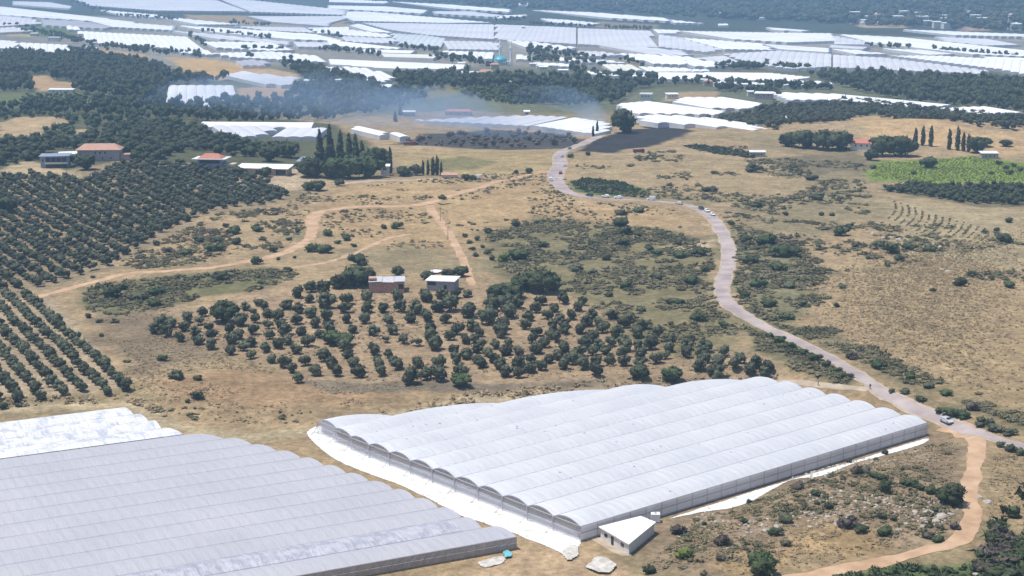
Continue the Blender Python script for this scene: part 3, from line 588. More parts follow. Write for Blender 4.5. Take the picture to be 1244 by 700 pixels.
FARG = [
 ([(205,104),(278,104),(285,110),(272,131),(201,126)], 'white', 'white five-sided greenhouse among dark pines beside a tan field'),
 ([(245,154),(382,155),(378,163),(257,161)], 'bright', 'bright white long greenhouse roof behind the low white-roofed farm building'),
 ([(257,162),(345,162.5),(312,176),(275,175)], 'lav', 'grey greenhouse roof just in front of a longer bright white one'),
 ([(348,163),(392,164),(384,175),(330,175)], 'lav', 'grey-white greenhouse partly hidden behind tall dark conifers'),
 ([(430,163),(436,158),(470,166),(466,171)], 'bright', 'small bright greenhouse end showing behind the conifer tops'),
 ([(475,168),(484,166),(494,170),(490,174)], 'bright', 'tiny white tunnel by the edge of the dry field behind the conifers'),
 ([(500,149),(560,146),(640,143),(690,145),(640,156),(560,152)], 'lav', 'long pale greenhouse behind the smoke, left of the road end'),
 ([(645,156),(695,146),(735,152),(738,160),(722,166),(700,164)], 'white', 'pale greenhouse right at the far end of the asphalt road'),
 ([(752,128),(790,125),(882,137),(876,141),(790,140),(770,139)], 'bright', 'bright greenhouse with arched near edge right of the big round tree'),
 ([(822,124),(832,119),(882,119),(932,127),(910,133),(862,132)], 'bright', 'bright greenhouse with a row of arches, behind another white one'),
 ([(773,148),(802,145),(872,150),(940,160),(930,165),(850,158),(790,154)], 'white', 'long pale greenhouse strip right beside the big round tree'),
 ([(937,113),(1020,115),(1157,128),(1130,132),(1015,122),(960,122)], 'white', 'long white greenhouse strip in front of the right-hand forest'),
 ([(1142,134),(1200,132),(1243,139),(1210,144),(1160,137)], 'bright', 'bright low greenhouse at the right edge below the dark forest'),
 ([(800,88),(935,89),(985,94),(956,98),(800,96)], 'bright', 'very bright long greenhouse strip left of the right-hand forest'),
 ([(947,98),(1000,99),(1013,103),(952,104)], 'bright', 'short bright greenhouse at the left tip of the right-hand forest'),
 ([(800,83),(858,85),(862,87),(800,88)], 'white', 'thin white strip just behind the very bright long greenhouse'),
 ([(275,92),(295,87),(365,95),(355,104),(320,102)], 'lav', 'lavender greenhouse between two tan fields at left'),
 ([(287,75),(310,72),(326,76),(322,80),(295,80)], 'grey', 'small grey barn-like greenhouse at the edge of a tan field'),
 ([(258,65),(330,63),(385,68),(398,76),(330,72),(285,70)], 'white', 'long white greenhouse with a grey front behind the upper tan field'),
 ([(401,72),(570,79),(565,84),(470,83),(403,78)], 'white', 'long white greenhouse running left of the mosque above the woods'),
 ([(386,81),(412,82),(434,92),(425,96),(403,88)], 'white', 'left half of the rounded pale greenhouse pair above the smoky wood'),
 ([(415,81),(442,83),(468,89),(477,96),(462,101),(440,95)], 'white', 'right, rounded half of the pale greenhouse pair above the smoky wood'),
 ([(455,104),(470,102),(484,109),(478,113),(462,112)], 'bright', 'small bright greenhouse below the rounded pale pair'),
 ([(94,38),(227,45),(250,62),(110,52)], 'bright', 'big bright white greenhouse behind the left pine wood'),
 ([(200,46),(228,46),(242,58),(260,67),(217,64),(205,58)], 'white', 'white greenhouse with a ragged tree gap on its right'),
 ([(0,49),(21,51),(20,60),(-20,58)], 'white', 'white greenhouse cut by the left edge behind the pines'),
 ([(24,52),(83,55),(81,64),(22,64)], 'white', 'white greenhouse half sunk behind the left pine tops'),
 ([(99,56),(114,58),(118,62),(98,61)], 'bright', 'tiny bright greenhouse beside the left pine tops'),
 ([(0,19),(40,23),(50,29),(-10,33)], 'lav', 'pale grey greenhouse at the left edge above the green field'),
 ([(52,24),(100,26),(136,33),(128,35),(54,31)], 'grey', 'grey-brown greenhouse strip above the bright green field'),
 ([(80,31),(95,33),(98,37),(82,36)], 'bright', 'tiny white greenhouse at the corner of the green field'),
 ([(249,51),(330,52),(358,61),(330,62),(262,58)], 'white', 'pale greenhouse right of the ragged tree gap'),
 ([(413,44),(478,47),(482,53),(440,52),(420,50)], 'lav', 'lavender greenhouse with a dark tree row behind it'),
 ([(475,41),(515,43),(541,47),(535,58),(485,54),(478,47)], 'teal', 'greenish-grey greenhouse left of the mosque minarets'),
 ([(538,50),(590,51),(607,53),(606,61),(545,60)], 'lav', 'lavender greenhouse just left of the minarets'),
 ([(538,62),(600,64),(598,72),(580,71),(545,66)], 'bright', 'bright greenhouse strip directly left of the turquoise dome'),
 ([(627,66),(646,69),(645,73),(627,72)], 'bright', 'short bright greenhouse directly right of the minarets'),
 ([(437,60),(505,62),(500,65),(445,63)], 'white', 'thin white strip above the cream-coloured greenhouse'),
 ([(464,65),(532,67),(528,71),(468,69)], 'cream', 'thin cream-coloured greenhouse strip left of the mosque'),
 ([(400,47),(415,50),(488,58),(485,60),(430,58),(400,54)], 'bright', 'bright tapering greenhouse strip above the woods, centre left'),
 ([(615,49),(650,51),(700,58),(690,62),(640,58)], 'white', 'white greenhouse just right of the minaret tops'),
 ([(702,62),(730,63),(756,67),(720,69),(705,68)], 'lav', 'small lavender greenhouse right of the mosque garden'),
 ([(730,78),(768,79),(779,86),(745,87)], 'cream', 'pinkish-white greenhouse right of the mosque garden'),
 ([(713,86),(745,90),(756,93),(714,91)], 'bright', 'thin bright greenhouse behind the dark central wood'),
 ([(775,81),(830,83),(842,86),(790,88)], 'white', 'thin white greenhouse above the central wood, right part'),
 ([(769,89),(798,89),(798,94),(772,93)], 'bright', 'bright short greenhouse at the end of the central wood'),
 ([(752,65),(800,67),(832,72),(836,79),(800,78),(770,72)], 'bright', 'bright tapering greenhouse between central wood and grey roofs'),
 ([(722,54),(760,55),(830,62),(840,68),(790,66)], 'lav', 'lavender wedge-shaped greenhouse behind the bright tapering one'),
 ([(800,66),(842,70),(884,80),(862,82),(842,80)], 'bright', 'bright greenhouse ending at a dark row of trees'),
 ([(828,46),(925,53),(942,61),(880,60)], 'white', 'white greenhouse left of the dark tree on the right plain'),
 ([(880,66),(945,62),(1010,66),(1010,81),(960,84),(905,76)], 'lav', 'broad lavender roof behind the left tip of the right forest'),
 ([(1012,67),(1080,71),(1200,86),(1190,90),(1100,86),(1012,82)], 'lav', 'broad lavender roof along the back of the right forest'),
 ([(1082,68),(1140,68),(1260,75),(1260,93),(1212,84)], 'bright', 'big bright greenhouse with a toothed edge at far right'),
]
for pix, stl, lab in FARG: far_house(pix, stl, lab)
FARX = [  # one carpet of roofs near the top of the picture
 ('lav', [(80,-4),(250,-4),(300,15),(190,14),(110,8)]), ('lav', [(256,-4),(300,1),(420,14),(418,20),(306,16)]), ('white', [(0,8),(90,18),(165,27),(160,31),(100,25),(-20,17)]),
 ('lav', [(17,2),(60,3),(88,8),(86,11),(17,6)]), ('white', [(104,24),(165,28.5),(212,32),(210,37),(137,33)]), ('white', [(190,20),(225,23),(292,30),(240,30)]),
 ('bright', [(215,31),(300,36),(385,42),(420,50),(355,48),(260,39)]), ('lav', [(285,32),(370,34),(383,40),(320,37)]), ('white', [(375,34),(424,33),(424,41),(388,41)]),
 ('lav', [(205,37),(260,42),(352,51),(352,55),(262,47)]), ('lav', [(356,51),(398,52),(398,58),(362,57)]),
 ('white', [(400,2),(470,5),(470,8),(400,6)]), ('white', [(400,8),(470,9.5),(520,14),(515,18),(440,14),(400,12)]), ('bright', [(474,4.5),(540,8),(620,14.5),(620,18),(550,13.5)]),
 ('lav', [(527,15),(570,15),(612,20),(600,22),(530,18)]), ('white', [(402,14),(450,15),(520,21),(597,28),(540,28.5),(430,26)]), ('lav', [(440,28),(600,30),(600,48),(520,43),(470,36)]),
 ('white', [(427,31),(436,29),(470,38),(474,40),(452,39)]), ('white', [(400,34),(424,36),(470,42),(474,46),(415,43)]),
 ('lav', [(602,30),(700,34),(700,54),(602,48)]), ('lav', [(702,34.5),(790,38),(796,58),(702,54)]), ('bright', [(608,7),(652,9),(650,12),(610,10)]), ('white', [(600,20),(640,19),(635,21.5),(600,24)]),
 ('bright', [(645,14),(720,17),(808,24),(816,28),(740,24)]), ('white', [(656,23),(690,25),(730,29),(715,31),(670,28)]), ('white', [(793,36),(824,37),(824,41),(800,41)]),
 ('white', [(826,38),(900,39.5),(1010,41),(1018,50),(960,52),(890,48)]), ('lav', [(800,42),(826,46),(876,60),(860,64),(800,57)]), ('white', [(928,54),(1008,59),(1008,64),(948,60)]),
 ('bright', [(1020,42),(1100,46),(1250,62),(1250,69),(1180,66),(1060,52)]), ('white', [(1070,59),(1120,61),(1160,66),(1130,67)]), ('white', [(1010,60),(1040,61),(1078,66),(1040,66)]),
 ('lav', [(1010,55),(1055,57.5),(1050,60),(1010,58)]), ('lav', [(1012,44),(1060,52),(1066,55),(1014,54)]), ('white', [(1095,37),(1150,39),(1250,43),(1250,46),(1160,44)]),
 ('lav', [(1138,45),(1200,48),(1240,55),(1200,56),(1150,51)]), ('bright', [(1195,69),(1250,71),(1250,74),(1200,72)]), ('bright', [(800,24),(830,27),(856,30),(820,29)]),
 ('bright', [(864,18),(890,19),(908,23),(885,23)]), ('white', [(932,34),(985,38),(975,39),(940,37)]), ('bright', [(726,4),(741,5),(741,7),(727,6)]), ('bright', [(747,7),(767,8),(768,10),(750,9)]),
 ('white', [(560,86.5),(600,88),(598,91),(562,90)]), ('white', [(648,76),(690,78),(700,82),(652,80)]), ('bright', [(676,70),(698,71),(700,75),(680,74)]), ('lav', [(845,71),(880,68),(900,76),(888,79)]), ('bright', [(862,98),(905,99),(940,103),(870,103)]), ('white', [(700,72),(745,74),(760,77),(706,76)]), ('lav', [(0,34),(18,33),(40,38),(0,40)]), ('white', [(120,12),(190,18),(200,22),(150,19)]), ('lav', [(430,20),(400,28),(398,32),(330,27),(300,20),(345,20)]), ('white', [(914,22),(935,23),(934,25),(915,24.5)]), ('white', [(872,30),(884,30),(885,32),(873,32)]), ('white', [(1046,20),(1060,21),(1060,23),(1047,22)]), ('lav', [(1044,28),(1090,29),(1088,31),(1046,30.5)])]
WORDS = {'lav': 'lavender-grey', 'white': 'white', 'bright': 'bright white'}
FX = sorted(FARX, key=lambda t: np.mean([q[0] for q in t[1]])); cnt = {}
for stl, pix in FX:
    cnt[stl] = cnt.get(stl, 0) + 1
    far_house(pix, stl, f'{nth(cnt[stl])} from left of the {WORDS[stl]} greenhouses in the far carpet near the top', 'far greenhouses near the top of the picture', seg=2, ridge=3.6, eave=3.25)

# ------------------------------------------------------------------ vegetation
def ico(sub):
    t = (1 + 5 ** .5) / 2
    V = [(-1, t, 0), (1, t, 0), (-1, -t, 0), (1, -t, 0), (0, -1, t), (0, 1, t), (0, -1, -t), (0, 1, -t), (t, 0, -1), (t, 0, 1), (-t, 0, -1), (-t, 0, 1)]
    Fs = [(0, 11, 5), (0, 5, 1), (0, 1, 7), (0, 7, 10), (0, 10, 11), (1, 5, 9), (5, 11, 4), (11, 10, 2), (10, 7, 6), (7, 1, 8), (3, 9, 4), (3, 4, 2), (3, 2, 6), (3, 6, 8), (3, 8, 9), (4, 9, 5), (2, 4, 11), (6, 2, 10), (8, 6, 7), (9, 8, 1)]
    V = [np.array(v) / np.linalg.norm(v) for v in V]
    for _ in range(sub):
        mid = {}; F2 = []
        def m(a, b):
            k = (min(a, b), max(a, b))
            if k not in mid: p = V[a] + V[b]; V.append(p / np.linalg.norm(p)); mid[k] = len(V) - 1
            return mid[k]
        for a, b, c in Fs: ab, bc, ca = m(a, b), m(b, c), m(c, a); F2 += [(a, ab, ca), (b, bc, ab), (c, ca, bc), (ab, bc, ca)]
        Fs = F2
    return np.array(V), np.array(Fs)
ICO = [ico(0), ico(1)]
def crown(seed, r, h, z0, lobes, cards, csize, sub=1, shape='round'):
    """leafy crown as triangles: rough inner clumps with many small leaf sprays around them"""
    g = np.random.default_rng(seed); Vs, Fs = [], []; n = 0; bv, bf = ICO[sub]; L = []
    for i in range(lobes):
        if shape == 'cone':
            f = (i + .5) / lobes; rr = r * (1 - f) ** .75 * .8 + .06 * r; a = g.random() * 6.28; c = np.array([math.cos(a) * rr * .25, math.sin(a) * rr * .25, z0 + f * h * .96]); s = np.array([rr, rr, h / lobes * 1.0])
        elif shape == 'column':
            f = (i + .5) / lobes; rr = r * math.sin(math.pi * min(.97, .22 + .76 * f)) ** .6; c = np.array([0, 0, z0 + f * h]) + np.array([*((g.random(2) - .5) * r * .3), 0]); s = np.array([rr, rr, h / lobes * .95])
        else:
            d = g.normal(size=3); d /= np.linalg.norm(d); q = g.random() ** .5 * .66 if i else 0
            c = np.array([d[0] * r * q * 1.15, d[1] * r * q * 1.15, z0 + h * .5 + d[2] * h * .5 * q]); sc = (.58 if i == 0 else g.uniform(.26, .46)); s = np.array([r * sc, r * sc, h * .5 * sc * 1.1])
        v = bv * (1 + (g.random(len(bv)) - .5)[:, None] * .75) * s + c; Vs.append(v); Fs.append(bf + n); n += len(v); L.append((c, s))
    for _ in range(cards):
        c, s = L[g.integers(len(L))]; d = g.normal(size=3); d /= np.linalg.norm(d); p = c + d * s * g.uniform(.85, 1.22)
        t = g.normal(size=(2, 3)) * csize; Vs.append(np.array([p, p + t[0], p + t[1]])); Fs.append(np.array([[n, n + 1, n + 2]])); n += 3
    V = np.vstack(Vs); V[:, 2] = np.maximum(V[:, 2], .02); return V, np.vstack(Fs)
def trunk_mesh(name, h, r, limbs, seed, reach):
    g = random.Random(seed); b = MB(); k = (g.uniform(-.1, .1), g.uniform(-.1, .1))
    b.tube([(0, 0, -.3), (k[0] * .5, k[1] * .5, h * .5), (k[0], k[1], h)], [r * 1.25, r, r * .75], 5)
    for i in range(limbs):
        a = 6.28 * i / max(1, limbs) + g.random(); b.tube([(k[0], k[1], h * .8), (k[0] + math.cos(a) * reach * .5, k[1] + math.sin(a) * reach * .5, h + reach * .5), (k[0] + math.cos(a) * reach, k[1] + math.sin(a) * reach, h + reach)], [r * .6, r * .4, r * .15], 4)
    return mesh(name, b.V, b.F)
KIND = {}
def kind(nm, n, m, tr, **kw):
    KIND[nm] = []
    for i in range(n):
        V, Fs = crown(hash_(nm) + i, **kw); me = mesh(nm + '_crown', V, Fs); me.materials.append(MT[m]); t = None
        if tr: t = trunk_mesh(nm + '_trunk', *tr[:3], i, tr[3]); t.materials.append(MT['bark'])
        KIND[nm].append((me, t, V, Fs))
def hash_(s): return sum(ord(c) * (i + 3) for i, c in enumerate(s)) % 9973
kind('olive_tree', 6, 'olive', (1.0, .22, 4, .9), r=2.55, h=4.3, z0=.05, lobes=13, cards=260, csize=.42)
kind('dark_oak', 4, 'leaf_dark', (1.8, .32, 4, 1.6), r=5.2, h=8.0, z0=.3, lobes=22, cards=700, csize=.6)
kind('green_tree', 3, 'leaf_mid', (1.8, .3, 4, 1.4), r=4.6, h=7.2, z0=.3, lobes=20, cards=600, csize=.58)
kind('cypress', 3, 'leaf_dark', (1.0, .22, 0, .5), r=1.25, h=11, z0=.6, lobes=9, cards=320, csize=.28, shape='column')
kind('conifer', 3, 'leaf_dark', (1.5, .3, 0, .5), r=2.9, h=13, z0=.9, lobes=10, cards=420, csize=.4, shape='cone')
kind('shrub', 6, 'leaf_dark', None, r=1.6, h=2.0, z0=-.15, lobes=6, cards=150, csize=.22)
kind('green_shrub', 4, 'leaf_mid', None, r=1.7, h=1.9, z0=-.15, lobes=6, cards=160, csize=.22)
kind('bright_shrub', 2, 'leaf_bright', None, r=1.8, h=2.3, z0=-.15, lobes=7, cards=200, csize=.22)
kind('dry_shrub', 3, 'leaf_dry', None, r=1.6, h=1.6, z0=-.1, lobes=4, cards=260, csize=.24)
kind('grey_shrub', 3, 'olive', None, r=1.8, h=1.8, z0=-.15, lobes=6, cards=170, csize=.22)
NVAR = [0]
def tree(name, kd, p, s, label, cat='tree', group=None, sz=1.0):
    NVAR[0] += 1; var = KIND[kd][NVAR[0] * 7 % len(KIND[kd])]; o = empty(name, p, random.random() * 6.28); o.scale = (s, s, s * sz)
    link('crown', var[0], None, o)
    if var[1]: link('trunk', var[1], None, o)
    return tag(o, label, cat, group)
def shrub(name, kd, p, s, label, group=None, sz=1.0):
    NVAR[0] += 1; var = KIND[kd][NVAR[0] * 5 % len(KIND[kd])]; o = link(name, var[0]); o.location = tuple(p); o.rotation_euler = (0, 0, random.random() * 6.28); o.scale = (s, s, s * sz)
    return tag(o, label, 'shrub', group)
def scatter(name, m, protos, pts, scl, label, cat, sz=None, seed=0):
    """uncountable growth joined into one object"""
    g = np.random.default_rng(seed); Vs, Fs = [], []; n = 0; sz = np.ones(len(pts)) if sz is None else sz
    for i, p in enumerate(pts):
        V, Fc = protos[g.integers(len(protos))]; a = g.random() * 6.28; c, s = math.cos(a), math.sin(a); k = scl[i]
        v = np.column_stack([(V[:, 0] * c - V[:, 1] * s) * k + p[0], (V[:, 0] * s + V[:, 1] * c) * k + p[1], V[:, 2] * k * sz[i] + p[2]]); Vs.append(v); Fs.append(Fc + n); n += len(v)
    me = mesh(name, np.vstack(Vs), np.vstack(Fs)); return tag(link(name, me, m), label, cat, kind='stuff')
def fill(pix, spacing, jitter=.5, ang=None, seed=0, dens=1.0, inset=0, across=None):
    """points on the ground inside a pixel polygon: rows if ang is given, else scattered"""
    w = PL(pix)[:, :2]; g = np.random.default_rng(seed); c = w.mean(0); rad = np.linalg.norm(w - c, axis=1).max() + spacing
    a = np.arange(-rad, rad, spacing); X, Y = np.meshgrid(a, np.arange(-rad, rad, across or spacing)); X = X.ravel() + (g.random(X.size) - .5) * spacing * 2 * jitter; Y = Y.ravel() + (g.random(Y.size) - .5) * spacing * 2 * jitter
    t = ang if ang is not None else .4; x = c[0] + X * math.cos(t) - Y * math.sin(t); y = c[1] + X * math.sin(t) + Y * math.cos(t)
    k = (sdist(x, y, w) < -inset) & (g.random(len(x)) < dens); x, y = x[k], y[k]
    return np.column_stack([x, y, hz(x, y)])
LITE = lambda kd_seed, **kw: [crown(kd_seed + i, **kw) for i in range(5)]
P_OLIVE = LITE(900, r=2.9, h=4.0, z0=.0, lobes=5, cards=70, csize=.34, sub=0)
P_PINE = LITE(920, r=3.4, h=7.5, z0=1.0, lobes=7, cards=80, csize=.6, sub=0)
P_FAR = LITE(940, r=5.5, h=8.5, z0=.2, lobes=3, cards=10, csize=1.2, sub=0)
P_BUSH = LITE(960, r=1.1, h=.95, z0=-.1, lobes=3, cards=34, csize=.34, sub=0) + LITE(966, r=1.5, h=.7, z0=-.1, lobes=3, cards=40, csize=.36, sub=0)
P_TUFT = LITE(980, r=.5, h=.5, z0=-.05, lobes=1, cards=14, csize=.22, sub=0)

# olive trees: the orchard below the huts, traced one by one
OT = []
def add(ox, oy, sc, lst):
    for q in lst: OT.append((ox + q[0] / sc, oy + q[1] / sc, q[2] if len(q) > 2 else 1.0))
add(180, 330, 5, [(78,290),(140,300),(40,335,1.1),(115,355,1.1),(213,320,1.05),(190,383),(235,268),(305,285,.85),(330,232,.95),(285,345),(298,400),(372,318,.9),(385,372,.9),(383,430),(500,395,1.1),(545,370,1.1),(490,335),(505,463,.9),(580,438),(630,415,.9),(622,485,.85),(590,195,.9),(650,270,.9),(635,230,.85),(638,340,.9),(738,365,.9),(718,445,.9),(748,512,.85),(725,305,.8),(720,240),(705,190,.9),(665,170,.8),(780,420,.9),(560,290,1.3)])
add(320, 330, 5, [(205,120,1.1),(275,150,.9),(290,85,1.2),(370,105,1.5),(375,180,1.6),(145,190,1.1),(215,215),(95,255,1.2),(200,280),(285,240,1.1),(310,300),(378,258,1.1),(400,320,1.15),(235,345,.9),(335,360,.85),(125,345,1.2),(100,300),(140,400),(85,425,.9),(195,455),(265,412,1.1),(510,160,1.2),(495,210,1.1),(625,145,1.2),(622,210,1.15),(725,210),(500,272,.9),(620,275),(760,282),(538,332,.9),(665,345),(780,340),(485,435,1.1),(520,485,.9),(370,500,1.1),(255,525),(130,540),(170,570,.85),(210,630,.9),(320,590),(420,540),(445,590),(550,535,.95),(585,600,1.1),(675,465),(700,540),(715,590,.9),(785,525,.9),(745,390,.7),(765,480,.8)])
add(460, 340, 5, [(115,85,1.2),(135,155,1.2),(235,165,1.3),(200,220),(150,345,.95),(290,90,1.4),(375,75,1.1),(465,72,.9),(545,65,.9),(350,155,1.2),(430,150,1.7),(540,190,1.6),(405,222),(295,210,1.1),(320,280,1.1),(240,360,.8),(350,380,1.3),(475,290,1.1),(430,325,.95),(310,330,1.1),(565,270,1.1),(610,300,.9),(665,230,1.6),(690,150,1.4),(750,290,1.2),(530,345,.9),(580,340,.9),(115,500,1.1),(235,490,1.1),(185,590,1.4),(365,490),(290,560,1.2),(365,570,1.4),(460,415),(475,465),(540,435,1.1),(490,540,1.2),(595,400,.9),(620,380,.9),(665,420,.85),(710,375,.85),(770,415),(630,490,.95),(600,465,.85),(700,460,.9),(740,495),(770,540,.95)])
add(600, 330, 5, [(70,465,.95),(85,415,.8),(150,465,.95),(45,360,1.2),(60,310,1.3),(40,545),(70,595,.95),(155,550,1.1),(150,600,.9),(215,570),(220,510,.85),(285,555,.9),(340,510,.9),(420,550),(190,310),(215,260),(255,210),(290,165,1.1),(230,395),(265,350),(330,250),(370,205),(430,155,1.1),(250,455,1.1),(310,420),(345,370),(360,310),(395,270),(430,300),(470,250),(510,200),(535,165,.9),(395,490),(430,445,1.1),(380,385),(430,340),(480,520,1.1),(520,470,1.1),(560,420,1.1),(600,385,1.1),(525,335,1.1),(570,290,1.1),(600,245),(545,550,1.1),(620,590,1.2),(625,530),(600,465),(640,430),(660,330,1.1),(640,300),(720,250),(680,460),(710,410),(750,360),(710,525,.9),(100,240,1.5),(130,180,1.5),(60,200,1.5)])
add(740, 370, 5.924, [(50,190,1.1),(110,120),(135,85),(200,190,1.1),(245,130,.95),(95,240,1.1),(120,285,1.1),(210,275,.9),(100,330,1.1),(100,390,1.1),(225,350,1.1),(225,395),(295,275,1.1),(320,230,.95),(350,175,.85),(345,370,1.1),(430,290),(455,225,.9),(410,340,.7),(550,330),(570,270,.95),(585,235,.9),(660,330,1.2),(700,290,1.1),(640,420,1.1),(690,370),(760,460,1.2),(790,390,1.1),(830,320),(780,500,.9),(905,410,1.1),(940,370,.9),(1010,445),(1045,395),(1120,470,.95),(1150,420)])
OT = np.array(OT); ow = cast(OT[:, 0], OT[:, 1] + 1.5, 1.9); ow[:, 2] = hz(ow[:, 0], ow[:, 1])
# the regular orchard at left: rows fan up-left from the bank above the grey greenhouse
r0, r1 = PL([(154, 467), (46, 369)], 1.9)[:, :2]; rd = (r1 - r0); rl = np.linalg.norm(rd); rd /= rl; rn = np.array([-rd[1], rd[0]]); rn = rn if rn[0] < 0 else -rn
lowe = PL([(158, 470), (130, 473), (108, 474), (86, 476), (62, 479), (36, 477), (10, 476), (-10, 476), (-40, 480)], 1.9)[:, :2]
orch = PL([(-60, 366), (0, 360), (58, 357), (84, 368), (165, 466), (165, 480), (-60, 496)])[:, :2]
ROWS = []
for i in range(24):
    base = r0 + rn * (5.9 * i); row = []
    for j in np.arange(-30, 60):
        q = base + rd * (4.6 * j) + np.array([random.uniform(-.5, .5), random.uniform(-.5, .5)])
        if sdist(q[:1], q[1:], orch)[0] < -.5:
            pq = proj(np.array([q[0], q[1], hz(q[:1], q[1:])[0] + 2]))
            if -12 < pq[0] < 200 and pq[1] < 482: row.append(q)
    if row: ROWS.append(row)
cand = [('mid', k, *ow[k][:2], OT[k, 2]) for k in range(len(ow))] + [('row', (i, j), q[0], q[1], random.uniform(.72, .98)) for i, row in enumerate(ROWS) for j, q in enumerate(row)]
cand.sort(key=lambda c: math.hypot(c[2], c[3]) / c[4]); OL_IND, OL_REST = cand[:300], cand[300:]
LAND = {'the pink brick hut': (470, 345), 'the grey hut': (536, 345), 'the lone shrubs on bare soil': (215, 450), 'the middle of the lower orchard edge': (560, 470), 'the big dark tree at the orchard top': (640, 345),
        'the winding asphalt road': (900, 400), 'the left corner of the white greenhouse': (385, 500), 'the step in the white greenhouse roof': (735, 462), 'the big dark tree of the left slope': (272, 380), 'the back edge of the white greenhouse': (860, 455)}
by = {}
for c in OL_IND:
    if c[0] == 'mid':
        px = OT[c[1]]; ld = min(LAND, key=lambda k: (LAND[k][0] - px[0]) ** 2 + 2 * (LAND[k][1] - px[1]) ** 2); by.setdefault(ld, []).append(((LAND[ld][0] - px[0]) ** 2 + (LAND[ld][1] - px[1]) ** 2, c))
for ld, lst in by.items():
    lst.sort(key=lambda t: t[0])
    for i, (_, c) in enumerate(lst):
        tree('olive_tree', 'olive_tree', (c[2], c[3], ground(c[2], c[3])), c[4] * .85, f'dusty green olive tree, {nth(i + 1)} nearest to {ld}', group='olive trees of the middle orchard', sz=random.uniform(.9, 1.1))
for c in OL_IND:
    if c[0] == 'row':
        i, j = c[1]
        tree('olive_tree', 'olive_tree', (c[2], c[3], ground(c[2], c[3])), c[4] * .86, f'olive tree {nth(j + 1)} from the lower end, {nth(i + 1)} row from right, lower left orchard', group='olive trees in rows at lower left')
if OL_REST:
    pts = np.array([(c[2], c[3], ground(c[2], c[3])) for c in OL_REST]); scatter('olive_grove', MT['olive'], P_OLIVE, pts, np.array([c[4] for c in OL_REST]), 'olive trees farther up the left rows and along the orchard top', 'grove', seed=3)
up = [(0, 216), (60, 212), (104, 220), (150, 198), (260, 203), (310, 216), (354, 238), (330, 248), (262, 255), (190, 288), (150, 312), (126, 326), (60, 346), (-40, 366), (-40, 216)]
rd2 = PL([(100, 230), (160, 261)])[:, :2]; an2 = math.atan2(*(rd2[1] - rd2[0])[::-1])
pts = fill(up, 4.3, .13, ang=an2, seed=5, dens=.93, across=6.6)
scatter('olive_grove', MT['olive_dark'], P_OLIVE, pts, np.random.default_rng(1).uniform(.78, 1.14, len(pts)), 'dense dark olive grove covering the left slope below the houses', 'grove', seed=4)
# further plantings and woods
def wood(name, pix, m, protos, sp, s0, s1, label, cat='wood', dens=1, jit=.5, ang=None, seed=0):
    pts = fill(pix, sp, jit, ang, seed, dens); g = np.random.default_rng(seed + 50)
    if len(pts): scatter(name, MT[m], protos, pts, g.uniform(s0, s1, len(pts)), label, cat, g.uniform(.8, 1.3, len(pts)), seed)
wood('pine_wood', [(-40,70),(30,68),(60,72),(120,71),(178,80),(222,96),(275,98),(262,102),(205,103),(198,126),(150,122),(92,112),(92,100),(66,98),(60,91),(22,91),(-40,94)], 'pine', P_PINE, 9, .9, 1.5, 'dark pine wood in front of the left greenhouses', seed=11)
wood('pine_wood', [(-40,98),(36,100),(44,112),(-40,114)], 'pine', P_PINE, 9, .8, 1.2, 'small dark pine stand below the tan patches at left edge', seed=12)
wood('mixed_wood', [(-40,133),(60,128),(112,124),(150,124),(200,128),(330,126),(400,112),(450,104),(482,114),(520,122),(470,136),(400,148),(340,150),(250,150),(180,146),(92,140),(-40,140)], 'pine', P_PINE, 9.5, .7, 1.25, 'belt of dark woodland half veiled by drifting smoke', dens=.9, seed=13)
wood('mixed_wood', [(350,86),(390,90),(430,97),(460,104),(400,112),(355,118),(372,100)], 'pine', P_PINE, 9, .8, 1.3, 'dark wood around the white house left of the pale round greenhouses', seed=14)
wood('mixed_wood', [(478,96),(540,94),(600,96),(660,99),(700,98),(760,105),(820,104),(830,104),(770,110),(752,126),(700,132),(640,126),(610,118),(740,116),(720,112),(640,107),(560,108),(520,112),(484,108)], 'pine', P_PINE, 9, .8, 1.4, 'dark central wood in front of the mosque', seed=15)
wood('green_orchard', [(560,100),(640,98),(720,106),(742,117),(690,126),(620,128),(560,116)], 'leaf_mid', P_OLIVE, 8, .8, 1.4, 'green plantation below the mosque', seed=16)
wood('forest', [(990,94),(1040,93),(1120,97),(1190,101),(1260,104),(1260,140),(1200,133),(1120,126),(1060,116),(1014,104),(986,94)], 'pine', P_PINE, 8.5, .8, 1.4, 'dense dark forest on the right of the plain', seed=17)
wood('dark_orchard', [(838,152),(900,142),(940,132),(1040,124),(1130,134),(1260,146),(1260,162),(1200,156),(1140,146),(1060,139),(1030,146),(1000,150),(950,152),(940,160),(900,152)], 'olive', P_OLIVE, 7, 1, 1.5, 'dark orchard belt behind the tan hill on the right', seed=18)
wood('house_grove', [(-20,176),(50,170),(60,176),(96,170),(140,160),(200,152),(250,162),(300,178),(360,182),(352,190),(290,192),(240,184),(205,190),(196,200),(150,196),(146,184),(96,184),(60,182),(50,196),(-20,204)], 'leaf_dark', P_OLIVE, 7.5, 1.0, 1.9, 'dark grove of trees around the hillside houses', dens=.85, seed=19)
wood('orchard_rows', [(8,128),(30,117),(112,114),(108,126),(60,128)], 'leaf_mid', P_OLIVE, 8, .6, .8, 'green orchard with pale row gaps at far left', jit=.12, ang=.5, seed=20)
wood('low_trees', [(-20,140),(40,136),(100,142),(200,150),(240,152),(200,158),(120,160),(90,150),(60,142),(0,146)], 'leaf_mid', P_OLIVE, 9, .9, 1.6, 'loose mid green trees among the tan fields at left', dens=.8, seed=21)
wood('low_trees', [(52,160),(92,152),(96,166),(60,168)], 'leaf_mid', P_OLIVE, 9, .9, 1.5, 'loose green trees just above the red-roofed long house', dens=.8, seed=22)
